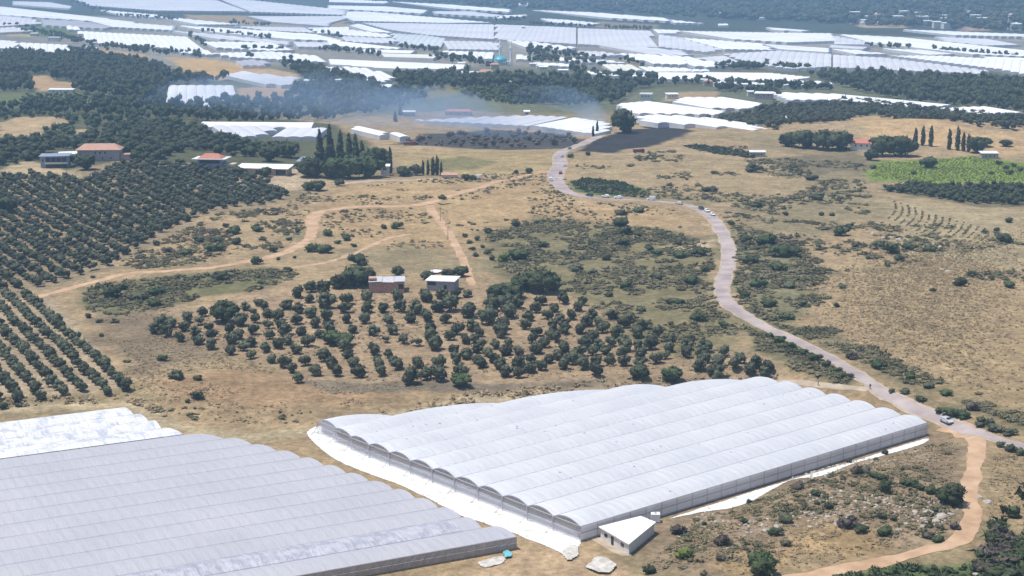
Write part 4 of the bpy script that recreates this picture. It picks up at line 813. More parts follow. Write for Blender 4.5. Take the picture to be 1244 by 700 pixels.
wood('dark_orchard', [(1064,231),(1112,226),(1170,229),(1260,227),(1260,250),(1190,249),(1130,240)], 'leaf_dark', P_OLIVE, 4.6, .85, 1.15, 'dark dense orchard strip below the bright green field', jit=.2, seed=23)
wood('low_hedge', [(830,178),(850,177),(920,188),(915,193),(860,186)], 'leaf_dark', P_BUSH, 3.0, 1.2, 2.0, 'dark low hedge strip crossing the dry slope at right', seed=24)
wood('burnt_scrub', [(480,176),(520,166),(600,160),(690,163),(708,171),(690,178),(600,181)], 'leaf_dry', P_OLIVE, 9, .6, 1.1, 'grey scorched scrub under the smoke', dens=.6, seed=25)
wood('crop', [(1056,213),(1070,198),(1130,196),(1180,190),(1256,204),(1256,220),(1130,221),(1062,217)], 'leaf_bright', P_BUSH, 2.6, .35, .7, 'bright yellow-green crop in the right-hand field', jit=.3, seed=26)
wood('weeds', [(694,221),(715,217),(758,222),(788,236),(740,237),(704,232)], 'leaf_mid', P_BUSH, 2.8, .7, 1.4, 'dark green weeds patch inside the road bend', seed=27)
wood('weeds', [(1010,704),(1060,688),(1120,690),(1180,684),(1200,660),(1262,640),(1262,730),(1010,730)], 'leaf_mid', P_BUSH, 1.9, .6, 1.4, 'green undergrowth in the lower right corner', dens=.9, seed=28)
wood('thicket', [(1190,690),(1204,640),(1222,606),(1262,580),(1262,710),(1185,710)], 'leaf_dark', P_BUSH, 4.2, 1.2, 2.9, 'tangled dark thicket at the right edge beside the dirt track', dens=.7, seed=29)
wood('bare_thicket', [(1182,692),(1196,662),(1212,648),(1234,644),(1228,692),(1195,705)], 'leaf_dry', P_BUSH, 3.0, 1.2, 2.8, 'leafless grey-brown thicket at the lower right beside the track', dens=.8, seed=30)
# distant woods beyond the greenhouses and tree lines between them
g_ = np.random.default_rng(31); pp = []
for px, py in zip(g_.uniform(380, 1300, 9000), g_.uniform(-8, 46, 9000)):
    lim = 0 + (px - 400) * .050 if px < 830 else 22 + (px - 830) * .042
    if py < lim: pp.append((px, py))
pp = np.array(pp)[:3200]; w_ = cast(pp[:, 0], pp[:, 1])
scatter('distant_forest', MT['pine'], P_FAR, w_, g_.uniform(.9, 2.2, len(w_)), 'blue hazy forest stretching to the top right', 'forest', g_.uniform(.6, 1.1, len(w_)), 31)
LINES = [((85,3),(132,15),5),((12,1),(36,4),3),((140,20),(240,27),2),((285,0),(345,5),4),((245,40),(330,48),2.5),((380,42),(415,46),3),((230,46),(252,57),5),((300,70),(312,72),3),((340,74),(395,88),9),((385,60),(462,68),3),((470,58),(532,63),2.5),((520,70),(560,76),5),((640,60),(700,70),5),((640,66),(690,78),5),((690,84),(740,94),5),((680,68),(775,78),2),((870,78),(930,86),3),((930,82),(985,86),3),((1050,57),(1150,64),1.5),((1150,64),(1240,71),1),((0,30),(95,50),5),((60,44),(115,56),6),((120,58),(205,66),5),((205,64),(245,70),3),((295,62),(345,62),2),((410,6),(470,12),1.5),((600,24),(640,26),2.5),((640,30),(800,38),1.5),((860,84),(925,84),3),((820,100),(1010,110),4),((870,108),(950,118),5),((730,92),(800,98),4),((560,72),(600,84),5),((240,28),(330,32),1.5),((560,52),(615,54),1.5),((40,56),(120,66),5),((640,74),(780,84),3)]
pp = []
for (a, b, th) in [(l[0], l[1], l[2]) for l in LINES]:
    n = int(math.hypot(b[0] - a[0], b[1] - a[1]) / 3.2 * (1 + th * .22))
    for _ in range(n): t = g_.random(); pp.append((a[0] + (b[0] - a[0]) * t, a[1] + (b[1] - a[1]) * t + g_.normal() * th * .33))
pp = np.array(pp); w_ = cast(pp[:, 0], pp[:, 1]); ok = np.ones(len(w_), bool)
for stl, pix in FX + [(f[1], f[0]) for f in FARG]: ok &= sdist(w_[:, 0], w_[:, 1], fl(pix, 0)[:, :2]) > 2
w_ = w_[ok]
scatter('tree_lines', MT['pine'], P_PINE, w_, g_.uniform(.55, 1.15, len(w_)), 'dark hedgerows and tree lines between the far greenhouses', 'tree line', seed=32)

# single trees
BIG = [
 ('broadleaf_tree','dark_oak',757,162,1.84,'big round dark tree at the far end of the asphalt road',1.1),
 ('broadleaf_tree','dark_oak',271,392,1.0,'big dark tree at the left end of the middle orchard',.95), ('broadleaf_tree','dark_oak',430,348,1.05,'big dark tree left of the pink brick hut',.95),
 ('broadleaf_tree','dark_oak',412,350,.75,'smaller dark tree left of the big one by the pink hut',.9), ('broadleaf_tree','dark_oak',446,346,.7,'dark tree touching the left wall of the pink hut',1.1),
 ('broadleaf_tree','dark_oak',484,336,.55,'small round tree behind the pink brick hut',.9), ('broadleaf_tree','dark_oak',519,340,.5,'small dark tree at the left corner of the grey hut',.9),
 ('broadleaf_tree','dark_oak',545,338,.6,'dark tree behind the grey hut roof',.8), ('broadleaf_tree','dark_oak',560,336,.6,'dark tree right of the grey hut',.8),
 ('broadleaf_tree','dark_oak',660,356,1.25,'largest dark tree at the upper right of the middle orchard',.85), ('broadleaf_tree','dark_oak',640,352,1.1,'dark tree left of the largest orchard tree',.8), ('broadleaf_tree','dark_oak',622,362,1.0,'dark spreading tree above the middle orchard',.8), ('broadleaf_tree','dark_oak',605,366,.9,'leftmost of the dark trees above the middle orchard',.8),
 ('broadleaf_tree','green_tree',403,418,.75,'mid green tree in the centre of the middle orchard',.8), ('broadleaf_tree','green_tree',418,420,.72,'bright-topped green tree among the olives below the pink hut',.8),
 ('broadleaf_tree','green_tree',816,464,.75,'round blue-green tree at the back edge of the white greenhouse',.85), ('broadleaf_tree','dark_oak',776,460,.62,'dark tree near the back edge of the white greenhouse',.8), ('broadleaf_tree','green_tree',560,470,.7,'green tree at the lower edge of the middle orchard',.8),
 ('broadleaf_tree','green_tree',630,316,1.0,'bright green tree above the middle orchard beside the scrub',.7),
 ('broadleaf_tree','dark_oak',376,215,1.62,'leftmost dark broadleaf tree of the farm grove',.9), ('broadleaf_tree','green_tree',402,216,1.72,'mid green tree in the farm grove left of the tall cypress',.95), ('broadleaf_tree','green_tree',425,217,1.92,'wide green tree in the middle of the farm grove',.9), ('broadleaf_tree','green_tree',448,216,1.69,'green tree at the right of the farm grove',.9), ('broadleaf_tree','dark_oak',455,205,1.80,'dark tree behind the farm grove',.9),
 ('broadleaf_tree','dark_oak',328,196,1.2,'dark tree just behind the low white-roofed farm building',.9), ('broadleaf_tree','dark_oak',352,192,1.3,'dark tree right of the low white-roofed farm building',.9), ('broadleaf_tree','dark_oak',322,215,.75,'round tree in front of the low white-roofed farm building',.95), ('broadleaf_tree','dark_oak',374,231,.7,'dark round tree beside the pale track below the farm grove',.8), ('broadleaf_tree','dark_oak',386,232,.85,'dark tree at the left end of the pale track',.75), ('broadleaf_tree','dark_oak',412,226,.6,'dark bush-like tree at the foot of the farm grove',.8),
 ('broadleaf_tree','dark_oak',490,214,.8,'dark tree right of the tall lone cypress',.9), ('broadleaf_tree','dark_oak',505,213,.85,'dark tree left of the cypress clump at the field edge',.9),
 ('broadleaf_tree','dark_oak',566,220,.5,'round dark tree left of the parked vehicle on the pale track',.9), ('broadleaf_tree','dark_oak',574,220,.45,'smaller round dark tree beside the parked vehicle on the pale track',.9),
 ('broadleaf_tree','dark_oak',643,211,.4,'small lone tree on the dry field left of the road junction',1.1), ('broadleaf_tree','dark_oak',627,211,.28,'tiny lone tree left of the road junction',1),
 ('broadleaf_tree','dark_oak',105,206,1.1,'dark tree right of the blue-grey house',.9), ('broadleaf_tree','dark_oak',96,201,.9,'dark tree between the blue-grey house and the long red roof',.9), ('broadleaf_tree','dark_oak',285,214,.8,'dark tree left of the low white-roofed farm building',.9),
 ('broadleaf_tree','dark_oak',7,258,1.2,'large dark tree at the left edge in the olive slope',.8),
 ('broadleaf_tree','dark_oak',978,180,1.56,'dark tree left in the clump below the tan hill',.9), ('broadleaf_tree','dark_oak',1000,182,1.76,'dark tree in the middle of the clump below the tan hill',.9), ('broadleaf_tree','dark_oak',1020,182,1.76,'dark tree left of the red-roofed house on the right',.9), ('broadleaf_tree','dark_oak',958,178,1.30,'leftmost grey-green tree of the clump below the tan hill',.9), ('broadleaf_tree','dark_oak',1058,195,.9,'dark tree right of the red-roofed house',.9),
 ('broadleaf_tree','dark_oak',1072,190,1.76,'wide dark tree beside the bright green field, left one',.9), ('broadleaf_tree','dark_oak',1094,190,1.89,'wide dark tree beside the bright green field, right one',.9), ('broadleaf_tree','green_tree',1127,204,1.1,'mid green tree standing in the bright green field',.85),
 ('broadleaf_tree','dark_oak',1186,186,1.37,'spreading dark tree right of the cypress row on the hill',.9), ('broadleaf_tree','dark_oak',1196,178,.9,'flat-topped tree on the right of the tan hill',.8), ('broadleaf_tree','dark_oak',1222,178,.75,'lone flat tree near the right edge on the tan hill',.8),
 ('broadleaf_tree','dark_oak',1156,612,.7,'dark round tree beside the bend of the lower right track',.9), ('broadleaf_tree','green_tree',926,698,.68,'dusty green tree at the bottom edge right of the shed',.9), ('broadleaf_tree','dark_oak',1075,598,.32,'small dark tree on the stony mound',1.2),
 ('cypress','cypress',474,211,1.05,'tall thin lone cypress at the right of the farm grove',1.15), ('cypress','cypress',397,212,1.05,'dark cypress in front of the farm grove',1.05), ('cypress','cypress',514,212,.65,'leftmost cypress of the small clump by the dry field',1), ('cypress','cypress',520,213,.7,'second cypress of the small clump by the dry field',1), ('cypress','cypress',526,213,.85,'middle cypress of the small clump by the dry field',1), ('cypress','cypress',531,213,.9,'tallest cypress of the small clump by the dry field',1), ('cypress','cypress',536,214,.65,'rightmost cypress of the small clump by the dry field',1),
 ('conifer','conifer',389,198,1.20,'tall dark conifer at the left of the farm grove top',1.15), ('conifer','conifer',401,198,1.25,'tallest dark conifer of the farm grove',1.25), ('conifer','conifer',414,200,1.23,'dark conifer right of the tallest one',1.15), ('conifer','conifer',424,202,1.21,'dark conifer in the middle of the farm grove top',1.1), ('conifer','conifer',432,203,1.16,'dark conifer right of the middle of the farm grove',1.15), ('conifer','conifer',440,204,1.08,'rightmost dark conifer of the farm grove top',1.0),
 ('cypress','cypress',1153,182,1.1,'leftmost slim cypress on the tan hill',1.0), ('cypress','cypress',1163,183,1.2,'tallest slim cypress on the tan hill',1.05), ('cypress','cypress',1170,184,1.05,'third slim cypress on the tan hill',.95), ('cypress','cypress',1176,185,1.0,'rightmost slim cypress on the tan hill',.95), ('cypress','cypress',1112,176,1.0,'left cypress of the trio behind the wide dark trees',.9), ('cypress','cypress',1121,177,1.1,'middle cypress of the trio behind the wide dark trees',.95), ('cypress','cypress',1131,178,1.15,'right cypress of the trio behind the wide dark trees',.95),
 ('conifer','conifer',486,140,.75,'bluish conifer standing in the smoke, left of a white hut',1.0), ('conifer','conifer',480,148,.6,'small dark conifer in the drifting smoke',1.0),
]
for nm, kd, px, py, s, lab, sz in BIG: tree(nm, kd, P(px, py), s, lab, 'tree', None, sz)
for px, py, h, lab in ((720.5, 166, .62, 'shorter charred cypress left of the road end'), (725.5, 164, .78, 'taller charred cypress left of the road end')):
    o = tree('cypress', 'cypress', P(px, py), h, lab)
    for ch in o.children: ch.data = ch.data.copy(); ch.data.materials.clear(); ch.data.materials.append(MT['burnt'])

# ------------------------------------------------------------------ shrubs, traced from the photograph: x, y of the foot, width in px, kind
SH = """788 697 20 s;832 678 27 b;823 648 23 d;876 662 22 d;878 681 13 d;903 635 11 s;969 595 19 d;991 602 12 s;993 613 9 s;956 634 22 g;940 650 18 s;956 663 14 g;855 638 7 s;910 611 7 s
1040 576 17 d;1052 576 14 d;1076 552 9 s;1064 560 10 s;1071 630 13 s;1086 632 9 s;1006 618 14 s;1026 640 24 d;1046 647 17 s;1074 650 20 m;1136 622 8 s;1160 642 17 d;1104 590 16 m;1116 594 16 m;1130 599 16 m;1142 603 15 m;1062 580 14 m;1072 584 14 s;1126 653 16 d;1140 657 16 m;1031 562 8 s
1142 501 14 m;1156 505 20 m;1171 508 18 m;1194 517 20 g;1207 524 20 g;1225 528 18 g;1214 543 11 s;1228 549 14 s;1240 553 14 s;1118 487 14 g;1180 498 18 d;1100 478 13 g
196 438 15 s;216 460 20 g;240 462 13 s;240 485 18 s;228 489 8 s;4 497 15 s;22 494 10 g
133 362 26 s;171 364 22 g;189 358 20 m;269 341 22 s;140 392 10 g;120 392 9 s;123 409 8 s;107 386 10 s;156 440 9 g;186 372 16 m;150 352 12 s
481 278 14 s;466 278 9 s;380 306 18 m;396 307 20 m;421 292 13 m;437 322 22 s;358 314 6 s;338 316 6 s;310 321 16 s;593 283 12 s;565 288 8 s;570 296 8 s;574 304 8 s;578 312 8 s;579 292 8 s;586 301 8 s;592 309 9 s;598 316 9 s;612 318 17 b;537 242 10 m;410 296 9 m;430 300 9 m;350 330 10 m;284 338 9 s
754 275 22 s;777 258 16 g;754 261 14 g;761 285 14 s;774 287 11 s;758 298 18 s;810 291 7 s;851 310 22 s;824 298 10 s;626 275 12 s;651 272 8 s;736 316 16 g;798 310 16 m;824 313 18 m;790 305 12 s;906 294 16 s;888 273 10 s;916 209 18 g;867 211 10 g;917 252 18 g;693 192 9 s;714 189 8 s;865 233 18 g;700 330 16 g;660 300 14 m;690 308 14 g;720 334 16 g;760 350 18 m;800 340 16 g;840 345 18 m;856 330 14 s;820 370 18 m;780 378 16 g;850 390 18 m;880 398 14 m;740 360 12 g
984 219 15 g;993 243 18 g;955 262 8 s;998 262 8 s;930 298 28 m;953 312 28 m;1019 286 20 s;1031 277 10 s;1083 308 20 s;1105 304 15 m;1091 317 14 s;1127 306 14 m;1211 281 10 s;1226 270 12 s;1221 295 20 s;1069 300 14 g;945 330 20 m;920 350 22 m;960 350 18 g;910 320 18 m;935 372 20 m;975 372 16 g;955 388 16 m;905 362 16 m
1181 336 14 s;1166 347 18 s;1204 340 8 s;1226 349 16 m;1133 354 8 s;1054 315 8 s;1079 324 8 s;1016 373 9 s;1034 435 18 d;1066 447 20 m;1097 450 10 g;1106 460 16 m;1083 477 9 s;1023 350 11 g;1128 470 16 g;1150 480 16 m;1040 300 10 g;1010 262 9 g
285 284 18 m;265 294 16 g;311 279 10 s;242 294 14 s;260 305 18 m;226 310 16 m;288 297 14 s;190 298 10 s;206 306 12 s;313 281 14 m;362 282 8 s;398 286 14 m;333 306 12 s;351 292 9 m;300 300 10 g;275 276 9 s;320 292 9 g
935 410 13 m;948 416 14 m;960 423 14 m;975 430 14 m;990 438 14 m;1003 445 14 m;1015 452 13 m;1028 459 13 m;1110 212 8 s;1060 205 10 s;1214 200 9 s;1222 205 9 s;1232 203 8 s;1240 208 9 s;1205 212 8 m;1226 212 10 m"""
SKD = {'s': ('shrub', 'shrub', 'dark green shrub'), 'b': ('shrub', 'bright_shrub', 'bright green leafy shrub'), 'd': ('shrub', 'dry_shrub', 'brown leafless shrub'), 'g': ('shrub', 'grey_shrub', 'low grey-green shrub'), 'm': ('shrub', 'green_shrub', 'mid green shrub')}
SLAND = {'the small white-roofed shed': (762, 645), 'the stony mound': (1070, 615), 'the silver car': (1150, 511), 'the bend of the lower right track': (1170, 640), 'the grey greenhouse end': (190, 500), 'the long dirt track at left': (190, 330),
         'the fork of the dirt tracks': (520, 250), 'the wide bend of the dirt track': (378, 275), 'the road bend by the white cars': (880, 300), 'the scrub slope centre': (760, 320), 'the right edge of the dry slope': (1220, 330), 'the narrow path end': (1058, 470), 'the green weeds patch': (740, 230), 'the bright green field': (1150, 208), 'the right-hand rocky slope': (1040, 300), 'the straight hedge beside the road': (980, 430), 'the big green tree above the scrub': (630, 305)}
shr = []
for t in SH.replace('\n', ';').split(';'):
    a, b_, d_, k = t.split(); shr.append((float(a), float(b_), float(d_), k))
sw = cast([s[0] for s in shr], [s[1] for s in shr]); grp = {}
for s, w in zip(shr, sw):
    ld = min(SLAND, key=lambda k: (SLAND[k][0] - s[0]) ** 2 + (SLAND[k][1] - s[1]) ** 2); grp.setdefault((s[3], ld), []).append(((SLAND[ld][0] - s[0]) ** 2 + (SLAND[ld][1] - s[1]) ** 2, s, w))
for (k, ld), lst in grp.items():
    lst.sort(key=lambda t: t[0])
    for i, (_, s, w) in enumerate(lst):
        nm, kd, word = SKD[k]; r_ = {'shrub': 1.6, 'green_shrub': 1.7, 'bright_shrub': 1.8, 'dry_shrub': 1.6, 'grey_shrub': 1.8}[kd]
        shrub(nm, kd, w, s[2] / pxm(s[1]) / (2 * r_) * 1.2, f'{word}, {nth(i + 1)} nearest to {ld}', 'shrubs scattered over the dry slopes', random.uniform(.75, 1.05))
# uncountable scrub, weeds and dry tufts
def cover(name, pix, m, protos, n, s0, s1, label, cat='scrub', seed=0, clump=18, thr=.5, soft=9):
    w = PL(pix)[:, :2]; g = np.random.default_rng(seed); lo, hi = w.min(0), w.max(0); x = g.uniform(lo[0], hi[0], n * 5); y = g.uniform(lo[1], hi[1], n * 5)
    sd = sdist(x, y, w); k = (sd < 0) & (g.random(len(x)) < sstep(0, soft, -sd + 3)) & (fbm(x, y, clump, seed, 3) > thr) & (sdist(x, y, PAD) > 2)
    for cl in ROADW: cl = cl[::2]; k &= np.min(np.hypot(x[:, None] - cl[None, :, 0], y[:, None] - cl[None, :, 1]), 1) > 4.2
    x, y = x[k][:n], y[k][:n]; g2 = g.random(len(x)) ** 2
    if len(x): scatter(name, MT[m], protos, np.column_stack([x, y, hz(x, y)]), s0 + (s1 - s0) * g2, label, cat, g.uniform(.5, 1.05, len(x)), seed)
def cl(pix):
    w = smooth(PL([q[:2] for q in pix])[:, :2], 10); return w
ROADW = [cl(ROAD), cl(TR1), cl([(521,250),(535,270),(550,290),(560,310),(567,328),(574,348)]), cl([(1152,516),(1176,526),(1187,545),(1181,575),(1176,600),(1181,630),(1173,650),(1150,663),(1100,676),(1050,687),(1000,698),(960,706)])]
cover('scrub', [(590,282),(660,266),(800,276),(868,296),(862,360),(905,402),(850,430),(770,408),(700,360),(640,345),(590,320)], 'scrub', P_BUSH, 3000, .4, 1.7, 'olive-brown scrub over the slope left of the winding road', seed=41, thr=.42)
cover('scrub', [(888,272),(960,288),(1012,330),(1005,368),(940,396),(896,372),(888,330)], 'scrub', P_BUSH, 1100, .5, 1.8, 'green scrub right of the winding road', seed=42, thr=.40)
cover('scrub', [(925,394),(1000,418),(1100,466),(1250,522),(1250,500),(1120,452),(1010,398)], 'scrub', P_BUSH, 900, .4, 1.5, 'scrub strip along the right side of the lower road', seed=43, thr=.42)
cover('scrub', [(908,398),(960,414),(1040,462),(1028,468),(960,446),(920,424)], 'scrub', P_BUSH, 420, .5, 1.5, 'scrub strip along the left side of the lower road', seed=44, thr=.35)
cover('scrub', [(700,190),(900,178),(1050,200),(1060,260),(1260,270),(1260,345),(1000,330),(880,270),(830,250),(700,230)], 'scrub', P_BUSH, 2400, .3, 2.0, 'patchy scrub over the dry right-hand slope', seed=45, clump=30, thr=.5)
cover('scrub', [(400,222),(680,204),(700,240),(820,252),(830,285),(640,280),(560,300),(400,310),(280,322),(240,300),(360,240)], 'scrub', P_BUSH, 1700, .3, 1.2, 'scattered scrub on the dry fields around the dirt tracks', seed=46, clump=22, thr=.5)
cover('scrub', [(100,346),(200,336),(330,326),(380,330),(330,350),(250,364),(150,386),(100,380)], 'scrub', P_BUSH, 800, .5, 1.7, 'green scrub below the long dirt track at left', seed=47, thr=.4)
cover('scrub', [(820,566),(1120,536),(1180,546),(1168,640),(1050,682),(850,700),(780,690),(806,645)], 'scrub', P_BUSH, 900, .3, 1.1, 'scrub on the stony mound right of the shed', seed=48, clump=12, thr=.5)
cover('scrub', [(190,375),(470,352),(760,382),(940,440),(930,458),(740,466),(380,466),(250,424)], 'drygrass', P_TUFT, 1500, .7, 1.6, 'dry grass tufts between the middle orchard trees', seed=49, thr=.4)
cover('dry_bank_grass', [(-20,484),(170,478),(215,508),(300,522),(385,512),(560,478),(735,460),(960,448),(960,462),(735,476),(560,494),(385,524),(300,536),(190,516),(150,492),(-20,506)], 'drygrass', P_TUFT, 2600, .8, 2.4, 'straw-coloured grass on the bank behind the greenhouses', 'grass', seed=50, clump=8, thr=.35)
cover('dry_grass', [(960,425),(980,330),(1100,290),(1260,270),(1260,505),(1120,466)], 'drygrass', P_TUFT, 8500, .6, 1.5, 'dry straw grass on the big right-hand slope', 'grass', seed=51, thr=.2, soft=40)
cover('dry_grass', [(820,562),(1120,534),(1180,546),(1260,545),(1260,610),(1180,640),(1050,684),(850,702),(780,692),(806,642)], 'drygrass', P_TUFT, 3600, .4, 1.2, 'dry grass tufts on the stony ground right of the shed', 'grass', seed=52, clump=10, thr=.3)
cover('dry_grass', [(120,390),(230,372),(300,430),(380,462),(560,470),(400,500),(280,522),(200,500),(160,470)], 'drygrass', P_TUFT, 1800, .5, 1.2, 'dry grass on the bare slope behind the grey greenhouse', 'grass', seed=53, thr=.45)
cover('weeds', [(-20,484),(400,500),(735,464),(960,450),(960,462),(735,474),(400,512),(300,528),(-20,500)], 'scrub', P_BUSH, 420, .4, 1.2, 'dull green weeds along the bank top behind the greenhouses', 'weeds', seed=54, clump=10, thr=.5)
cover('weeds', [(372,545),(398,560),(420,574),(404,574),(380,560)], 'scrub', P_BUSH, 60, .4, .8, 'weeds between the two greenhouses', 'weeds', seed=55, thr=.1)
rows_ = []
for i in range(17):
    a_ = np.array([1086 + 8.5 * i, 245 + 2.6 * i]); b_ = np.array([1078 + 7.6 * i - .12 * i * i, 266 + 2.9 * i])
    for f in np.linspace(0, 1, 26): q_ = a_ + (b_ - a_) * f + np.array([6 * math.sin(f * 3), 0]); rows_.append(q_)
rows_ = np.array(rows_); w_ = cast(rows_[:, 0], rows_[:, 1]); g = np.random.default_rng(57); k = g.random(len(w_)) < .75
scatter('planting_rows', MT['scrub'], P_BUSH, w_[k], g.uniform(.3, .75, k.sum()), 'curved rows of low plants on the dry right-hand slope', 'plant rows', seed=58)
cover('scrub', [(100,342),(150,316),(200,290),(262,260),(335,252),(374,262),(372,285),(340,304),(260,320),(170,330)], 'scrub', P_BUSH, 1100, .35, 1.6, 'scrub between the olive slope and the long dirt track', seed=56, clump=16, thr=.46)
# rocks
def rockmesh(seed):
    g = np.random.default_rng(seed); V, Fs = ICO[1]; V = V * (1 + (g.random(len(V)) - .5)[:, None] * .5) * np.array([1, .8, .5]); return mesh('rock', V, Fs)
RM = [rockmesh(i) for i in range(5)]
for m_ in RM: m_.materials.append(MT['rock'])
RK = [(1143,628,20),(1128,622,14),(1155,625,12),(1136,633,12),(1112,622,9),(1100,636,10),(1092,644,9),(1084,630,7),(1120,640,9),(902,633,8),(910,634,6),(930,645,11),(944,640,10),(1006,628,9),(984,640,7),(1196,692,14),(1186,698,10),(1210,690,10),(1200,610,14),(1190,604,10),(1074,290,9),(1082,289,8),(1092,291,9),(1102,293,7),(1136,297,8),(1142,300,7),(1152,330,9),(1144,328,8),(1090,296,6),(1060,284,6),(1120,630,7),(1060,602,6),(1020,600,5),(1040,610,5),(1000,650,6),(870,645,4)]
RKL = {'the bend of the lower right track': (1165, 630), 'the small white-roofed shed': (800, 640), 'the right-hand thicket': (1200, 690), 'the right-hand rocky slope': (1100, 300), 'the stony mound top': (1010, 620)}
rg = {}
for q in RK:
    ld = min(RKL, key=lambda k: (RKL[k][0] - q[0]) ** 2 + (RKL[k][1] - q[1]) ** 2); rg.setdefault(ld, []).append(((RKL[ld][0] - q[0]) ** 2 + (RKL[ld][1] - q[1]) ** 2, q))
for ld, lst in rg.items():
    for i, (_, q) in enumerate(sorted(lst)):
        o = link('rock', RM[i % 5]); o.location = tuple(P(q[0], q[1])); s = q[2] / pxm(q[1]) / 2; o.scale = (s, s, s * random.uniform(.6, .9)); o.rotation_euler = (0, 0, random.random() * 6)
        tag(o, f'pale limestone rock, {nth(i + 1)} nearest to {ld}', 'rock', 'rocks on the dry slopes')
g = np.random.default_rng(61); w = PL([(830,600),(1110,545),(1165,620),(1130,650),(1000,640),(860,660)])[:, :2]; x = g.uniform(w[:, 0].min(), w[:, 0].max(), 2600); y = g.uniform(w[:, 1].min(), w[:, 1].max(), 2600)
k = (sdist(x, y, w) < 0) & (fbm(x, y, 14, 62, 2) > .45); x, y = x[k][:800], y[k][:800]
rv = [(ICO[0][0] * np.array([1, .8, .55]) * .5, ICO[0][1])]
scatter('stones', MT['rock'], rv, np.column_stack([x, y, hz(x, y)]), g.uniform(.35, 1.3, len(x)), 'pale stones strewn over the mound right of the shed', 'stones', seed=63)

# ------------------------------------------------------------------ buildings
def windows(o, n, w, z0, z1, y, mt='glass', ww=1.2, x0=None, x1=None):
    x0 = -w / 2 + 1.2 if x0 is None else x0; x1 = w / 2 - 1.2 if x1 is None else x1
    for i in range(n):
        x = x0 + (x1 - x0) * (i + .5) / n; b = MB(); b.box(x - ww / 2, x + ww / 2, y - .08, y + .1, z0, z1); f = b.obj('window', MT['wall_white'], o)
        b = MB(); b.box(x - ww / 2 + .12, x + ww / 2 - .12, y - .11, y - .07, z0 + .12, z1 - .12); b.obj('pane', MT[mt], f)
def hip(w, d, z, h, ov=.7, ridge=.35):
    b = MB(); W2, D2 = w / 2 + ov, d / 2 + ov; r_ = max(.2, W2 - D2 * (1 - ridge))
    b.add([(-W2, -D2, z), (W2, -D2, z), (W2, D2, z), (-W2, D2, z), (-r_, 0, z + h), (r_, 0, z + h), (-W2, -D2, z - .18), (W2, -D2, z - .18), (W2, D2, z - .18), (-W2, D2, z - .18)],
          [(0, 1, 5, 4), (1, 2, 5), (2, 3, 4, 5), (3, 0, 4), (0, 6, 7, 1), (1, 7, 8, 2), (2, 8, 9, 3), (3, 9, 6, 0), (9, 8, 7, 6)]); return b
def slab(w, d, z0, z1, z2, z3, ov=.5, th=.2):    # mono-pitch: z at front-left/right (z0) and back (z1)
    b = MB(); W2, D2 = w / 2 + ov, d / 2 + ov
    b.add([(-W2, -D2, z0), (W2, -D2, z1), (W2, D2, z2), (-W2, D2, z3), (-W2, -D2, z0 - th), (W2, -D2, z1 - th), (W2, D2, z2 - th), (-W2, D2, z3 - th)], [(0, 1, 2, 3), (7, 6, 5, 4), (0, 4, 5, 1), (1, 5, 6, 2), (2, 6, 7, 3), (3, 7, 4, 0)]); return b
def bld(name, px, py, rz, label, cat='house'): return tag(empty(name, P(px, py), R(rz)), label, cat)
def wall(o, w, d, h, m, z=-1.0): b = MB(); b.box(-w / 2, w / 2, -d / 2, d / 2, z, h); return b.obj('wall', MT[m], o)
# blue-grey hillside house
h = bld('house', 68, 203, 6, 'blue-grey two-storey house with a dark window band on the left hillside')
wall(h, 14.5, 9, 6.2, 'wall_blue'); slab(14.5, 9, 6.4, 6.6, 7.0, 6.8, .9).obj('roof', MT['slate'], h)
b = MB(); b.box(-4.6, 6.6, -4.62, -4.4, 3.3, 5.6); f = b.obj('window', MT['glass'], h)
for i in range(5): b = MB(); x = -4.6 + 11.2 * i / 4; b.box(x - .09, x + .09, -4.7, -4.6, 3.3, 5.6); b.obj('mullion', MT['slate'], f)
b = MB(); b.box(-4.8, 7.2, -5.9, -4.5, 2.3, 2.5); f = b.obj('balcony', MT['wall_white'], h); b = MB(); b.box(-4.8, 7.2, -5.95, -5.85, 2.5, 3.2); b.obj('parapet', MT['wall_white'], f)
b = MB(); b.box(-4.6, 6.8, -4.6, -4.4, .2, 2.2); b.obj('ground_floor_opening', MT['door'], h); windows(h, 1, 3, 3.4, 5.2, -4.5, x0=-6.9, x1=-5)
# long red-roofed house
h = bld('house', 122, 194, 4, 'long mauve house with a terracotta hip roof on the left hillside')
wall(h, 23, 11, 6.0, 'wall_mauve'); hip(23, 11, 6.1, 3.0, 1.0).obj('roof', MT['tile'], h); windows(h, 3, 8, 3.6, 5.2, -5.5, x0=-3, x1=5); windows(h, 4, 20, .8, 2.2, -5.5, x0=-9, x1=9); b = MB(); b.box(-8, -6.9, -5.6, -5.4, 0, 2.2); b.obj('door', MT['door'], h)
b = MB(); b.box(12, 17, -5, 1, -1, 3.2); f = b.obj('annex', MT['wall_mauve'], h); b = MB(); b.box(11.8, 17.5, -5.5, 1.5, 3.2, 3.45); b.obj('annex_roof', MT['tile'], f)
h = bld('shed', 84, 193, 8, 'pale low outbuilding between the blue-grey house and the long red roof', 'shed'); wall(h, 11, 8, 2.8, 'wall_white'); slab(11, 8, 2.9, 3.2, 3.9, 3.6).obj('roof', MT['roof_pale'], h); windows(h, 2, 9, .9, 2, -4)
